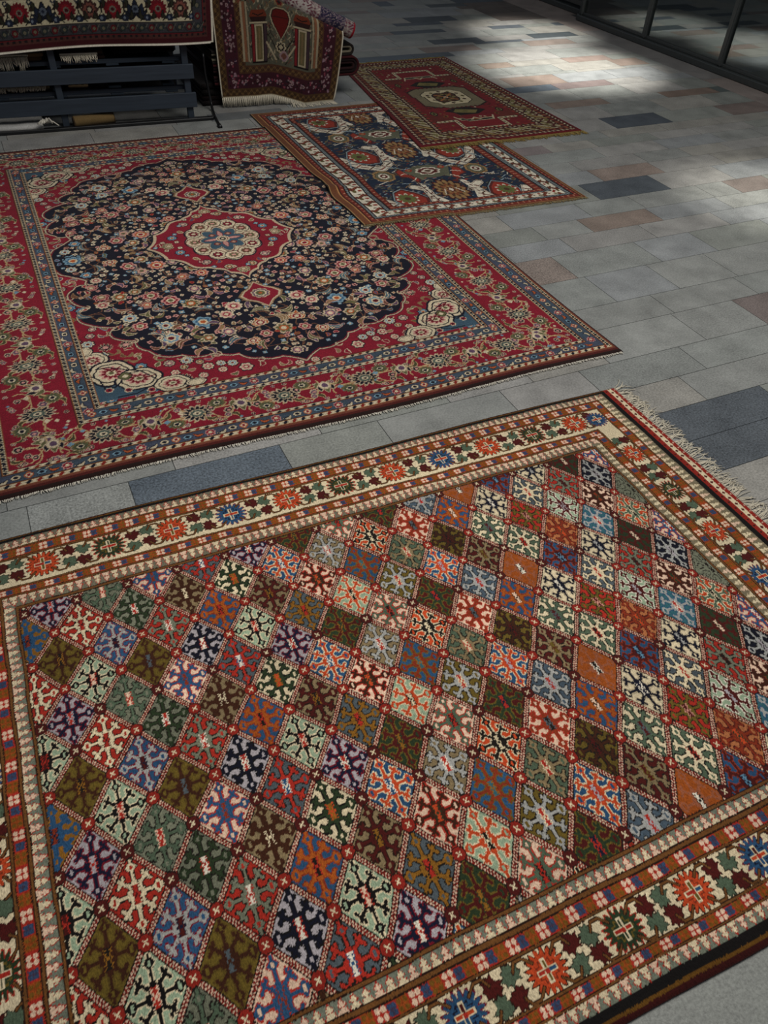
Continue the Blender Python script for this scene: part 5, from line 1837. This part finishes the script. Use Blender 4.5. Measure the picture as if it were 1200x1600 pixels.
def paint_prayer_rug():
    w, h = .80, 1.1
    cv = Canvas(w, h, .0032, lin('#4d2a1c'))
    I = cv.img
    rnd = random.Random(61)
    X, Y = np.meshgrid(cv.x, cv.y)
    GD, WINE, PKW, CRM, RD, GRN, DK, BR, TAN = lin('#5d4628'), lin('#381620'), lin('#8f7678'), lin('#9c9076'), lin('#591512'), lin('#43463a'), lin('#17100e'), lin('#3e281a'), lin('#6d5a3e')
    D = np.minimum(np.minimum(X, w-X), Y)
    I[:] = BR
    I[D < .045] = lin('#46311d')
    m = (D >= .045) & (D < .125); I[m] = WINE
    m = (D >= .125) & (D < .17); I[m] = lin('#4a3020')
    I[D < .005] = CRM
    al = np.where(D == Y, X, Y)
    for d0, amp in ((.024, .012), (.148, .012)):
        zz = d0+amp*(np.abs((al/.04 % 1)-.5)*4-1)
        I[(np.abs(D-zz) < .0045) & (np.abs(D-d0) < .022)] = GD*1.15
        zz = d0-amp*(np.abs((al/.04 % 1)-.5)*4-1)
        I[(np.abs(D-zz) < .002) & (np.abs(D-d0) < .018)] = DK
    # florets of the wine border
    for _ in range(2600):
        x, y = rnd.uniform(0, w), rnd.uniform(0, h)
        d = min(x, w-x, y)
        if .052 < d < .118:
            cv.lobes(x, y, rnd.uniform(.004, .0085), [(1, rnd.choice([4, 6, 2]), .3, rnd.choice([PKW, PKW*.8, lin('#7c3a48'), lin('#8a6c78'), DK, lin('#2b1d2b')]))], rot=rnd.uniform(0, 3))
    n = 9
    for k in range(n):
        cv.lobes(.09+(w-.18)*k/(n-1), .085, .010, [(1, 3, .4, PKW), (.4, 6, .3, WINE)])
        for xx in (.085, w-.085): cv.lobes(xx, .085+.1*k, .010, [(1, 3, .4, PKW), (.4, 6, .3, WINE)])
    # field with two columns and a hanging lamp
    fx0, fx1, fy0 = .17, w-.17, .17
    cv.rect(fx0, fx1, fy0, h, lin('#4f4d40'))
    for _ in range(1700):
        x, y = rnd.uniform(fx0+.01, fx1-.01), rnd.uniform(fy0+.01, h-.02)
        cv.stroke([(x, y), (x+rnd.uniform(-.016, .016), y+rnd.uniform(.006, .022))], rnd.uniform(.003, .006), rnd.choice([CRM*.9, GRN, DK, CRM*.7, lin('#5d3a30'), TAN]))
    def column(cx):
        cv.rect(cx-.05, cx+.05, fy0+.01, .40, DK)
        cv.rect(cx-.047, cx-.03, fy0+.02, .385, lin('#6d1c20')); cv.rect(cx+.03, cx+.047, fy0+.02, .385, lin('#3a2a30'))
        cv.rect(cx-.026, cx+.026, fy0+.02, .385, CRM); cv.rect(cx-.018, cx+.018, fy0+.03, .375, lin('#5b5236')); cv.rect(cx-.004, cx+.004, fy0+.04, .365, TAN)
        cv.rect(cx-.055, cx+.055, .388, .397, CRM)
        cv.poly([(cx-.042, .40), (cx-.055, .43), (cx+.055, .43), (cx+.042, .40)], lin('#2a1614'))
        cv.poly([(cx-.055, .425), (cx-.04, .458), (cx+.04, .458), (cx+.055, .425)], lin('#642b1a'))
        cv.stroke([(cx-.03, .44), (cx, .43), (cx+.03, .44)], .006, DK)
    c0 = w*.5
    column(c0-.135); column(c0+.135)
    for s in (1, -1):
        for q in (.205, .235):
            cv.rect(c0+s*q-.006, c0+s*q+.006, fy0+.02, .5, CRM*.85)
        cv.rect(c0+s*.22-.008, c0+s*.22+.008, fy0+.02, .5, lin('#7a5038'))
        th = np.linspace(0, PI, 10)
        cv.stroke([(c0+s*.20+.07*math.cos(t), .50+.11*math.sin(t)) for t in th], .012, CRM); cv.stroke([(c0+s*.20+.045*math.cos(t), .50+.085*math.sin(t)) for t in th], .016, lin('#6a3a2a'))
        cv.stroke([(c0+s*.03, .2), (c0+s*.09, .29)], .010, CRM); cv.stroke([(c0+s*.02, .24), (c0+s*.07, .32)], .006, DK)
    tear = [(0, .315), (.02, .35), (.042, .39), (.052, .425), (.042, .455), (.02, .466)]
    tp = [(c0+x, y) for x, y in tear]+[(c0-x, y) for x, y in tear[::-1]]
    cv.poly([(c0+(x-c0)*1.25, .40+(y-.40)*1.12) for x, y in tp], CRM); cv.poly([(c0+(x-c0)*1.1, .40+(y-.40)*1.05) for x, y in tp], DK); cv.poly(tp, RD)
    cv.stroke([(c0-.045, .425), (c0+.045, .425)], .005, DK)
    cv.lobes(c0, .505, .03, [(1, 6, .2, TAN), (.7, 6, .2, RD), (.4, 4, .2, DK)])
    cv.lobes(c0, .27, .035, [(1, 8, .3, CRM), (.7, 8, .3, DK), (.4, 4, .2, CRM)])
    cv.lobes(c0+.02, .225, .03, [(1, 4, .2, PKW*.8), (.6, 4, .2, lin('#5d3a30'))])
    I *= (1+RNG.normal(0, .06, (cv.ny, cv.nx, 1)))
    return cv


def build_prayer_rug():
    cv = paint_prayer_rug()
    ox, oy = 1.335, 5.08
    S, T = np.meshgrid(cv.x/cv.w, cv.y)
    # front face down to the floor, bent backwards along the slanting top of the pile
    zt = .695-.335*S
    hem = .060-.052*np.clip((S-.42)/.3, 0, 1)**1.2*1.0
    hem = np.where(S > .42, hem, .060)
    v = T
    room = zt-hem
    flat = np.maximum(v-room, 0)
    rad = .03
    ang = np.clip(flat/rad, 0, PI/2); over = np.maximum(flat-rad*PI/2, 0)
    z = np.where(flat > 0, zt+rad*np.sin(ang), hem+v)
    xl = 1.334-.012*np.clip(z/.5, 0, 1)
    xr = 2.048+.075*np.clip(z/.36, 0, 1.1)**.7
    x = xl+(xr-xl)*S
    low = np.clip(1-z/.5, 0, 1)
    y = 5.083-.045*S-.030*low*np.clip((S-.35)/.35, 0, 1)-.012*np.sin(S*11+.5)*low**1.5-.02*np.exp(-((S-.30)/.10)**2)*np.clip(1-z/.7, 0, 1)
    y = y+rad*(1-np.cos(ang))+over
    P = np.stack([x-ox, y-oy, z], -1)
    root = tag(empty('prayer_rug', (ox, oy, 0)), 'brown and wine prayer rug with two columns and a red lamp, hung over the pile', 'rug')
    sheet('pile', P, cv.img, .006, M_WOOL, root)
    f = MB(); rnd = random.Random(71)
    n = 190
    for i in range(n):
        s = (i+.5)/n
        k = min(int(s*(cv.nx-1)), cv.nx-1)
        p = P[0, k]
        if i % 6 == 0: cl = rnd.uniform(-1, 1)
        if p[2] > .035:
            Q = [p, p+np.array([.002*cl, -.006, -.02]), p+np.array([.004*cl+rnd.uniform(-.003, .003), -.008, -(p[2]-.004)*rnd.uniform(.8, 1)])]
        else:
            L = .05*rnd.uniform(.7, 1.2)
            Q = [p, (p[0]+.006*cl, p[1]-.012, max(.004, p[2]*.5)), (p[0]+.014*cl+rnd.uniform(-.01, .01), p[1]-.012-L, .003)]
        f.tube(Q, .0022, .0015, 4)
    o = f.build('fringe', M_COTTON, root, smooth=True); o['kind'] = 'stuff'
    b = MB()
    b.tube([tuple(P[i, 0]+np.array([-.001, -.001, 0])) for i in range(0, cv.ny, 8)], .004, None, 6)
    b.build('selvedge', M_COTTON, root, smooth=True)
    b = MB()
    b.tube([tuple(P[i, -1]+np.array([.001, -.001, 0])) for i in range(0, cv.ny, 8)], .004, None, 6)
    b.build('selvedge', M_COTTON, root, smooth=True)


build_prayer_rug()


def roll_pattern(L, A, rnd):
    out = np.empty(L.shape+(3,)); base = lin('#8a7d7b')
    out[:] = base
    cells = rnd.random((400, 3))
    q = np.sin(L*150+2*np.sin(A*120))*np.sin(A*190+1.5*np.sin(L*110))
    band = np.sin(L*14-.6)
    out[q > .25] = lin('#6d4652'); out[q > .6] = lin('#5a2030'); out[q < -.45] = lin('#a99c94')
    nv = (band > .35)
    out[nv & (q > .0)] = lin('#26243c'); out[nv & (q < -.2)] = lin('#57485a')
    wh = (band < -.55)
    out[wh & (q < .3)] = lin('#a9a09a')
    out[L < .012] = lin('#8a1826')
    return out*(1+rnd.normal(0, .08, L.shape)[..., None])


rolled_rug('pale backed rolled rug with a red end, lying slantwise on top of the prayer rug', (2.205, 5.085, .383), (1.30, 5.165, .775), .047, ['#8d7f7a', '#7d1a24'], 5, pattern=roll_pattern, cap='#8a1826')


def build_floor_rail():
    b = MB()
    x0, y0, x1, y1 = -1.0, 4.985, 1.215, 4.878
    a = math.atan2(y1-y0, x1-x0); L = math.hypot(x1-x0, y1-y0)
    b.box(((x0+x1)/2, (y0+y1)/2, .009), (L, .022, .018), a, .003)
    b.box(((x0+x1)/2+.01, (y0+y1)/2+.035, .006), (L, .016, .012), a, .002)
    tag(b.build('floor_rail', M_BLACK), 'low black metal rail on the paving in front of the slatted rack', 'rail')
    c = MB()
    P = [(1.245, 5.10, .30), (1.243, 5.09, .2), (1.25, 5.075, .10), (1.255, 5.06, .035), (1.25, 5.02, .008), (1.235, 4.93, .006), (1.222, 4.82, .006), (1.212, 4.735, .006)]
    pts = []
    P = np.array(P)
    for i in range(len(P)-1):
        for t in np.linspace(0, 1, 6)[:-1]: pts.append(P[i]*(1-t)+P[i+1]*t)
    c.tube(pts, .008, None, 8)
    c.tube([P[-1]+np.array([0, .02, 0]), P[-1]+np.array([-.003, -.02, 0])], .013, None, 10)
    tag(c.build('power_cord', M_BLACK, None, True), 'thick black cord hanging beside the rack and trailing over the floor', 'cord')


build_floor_rail()
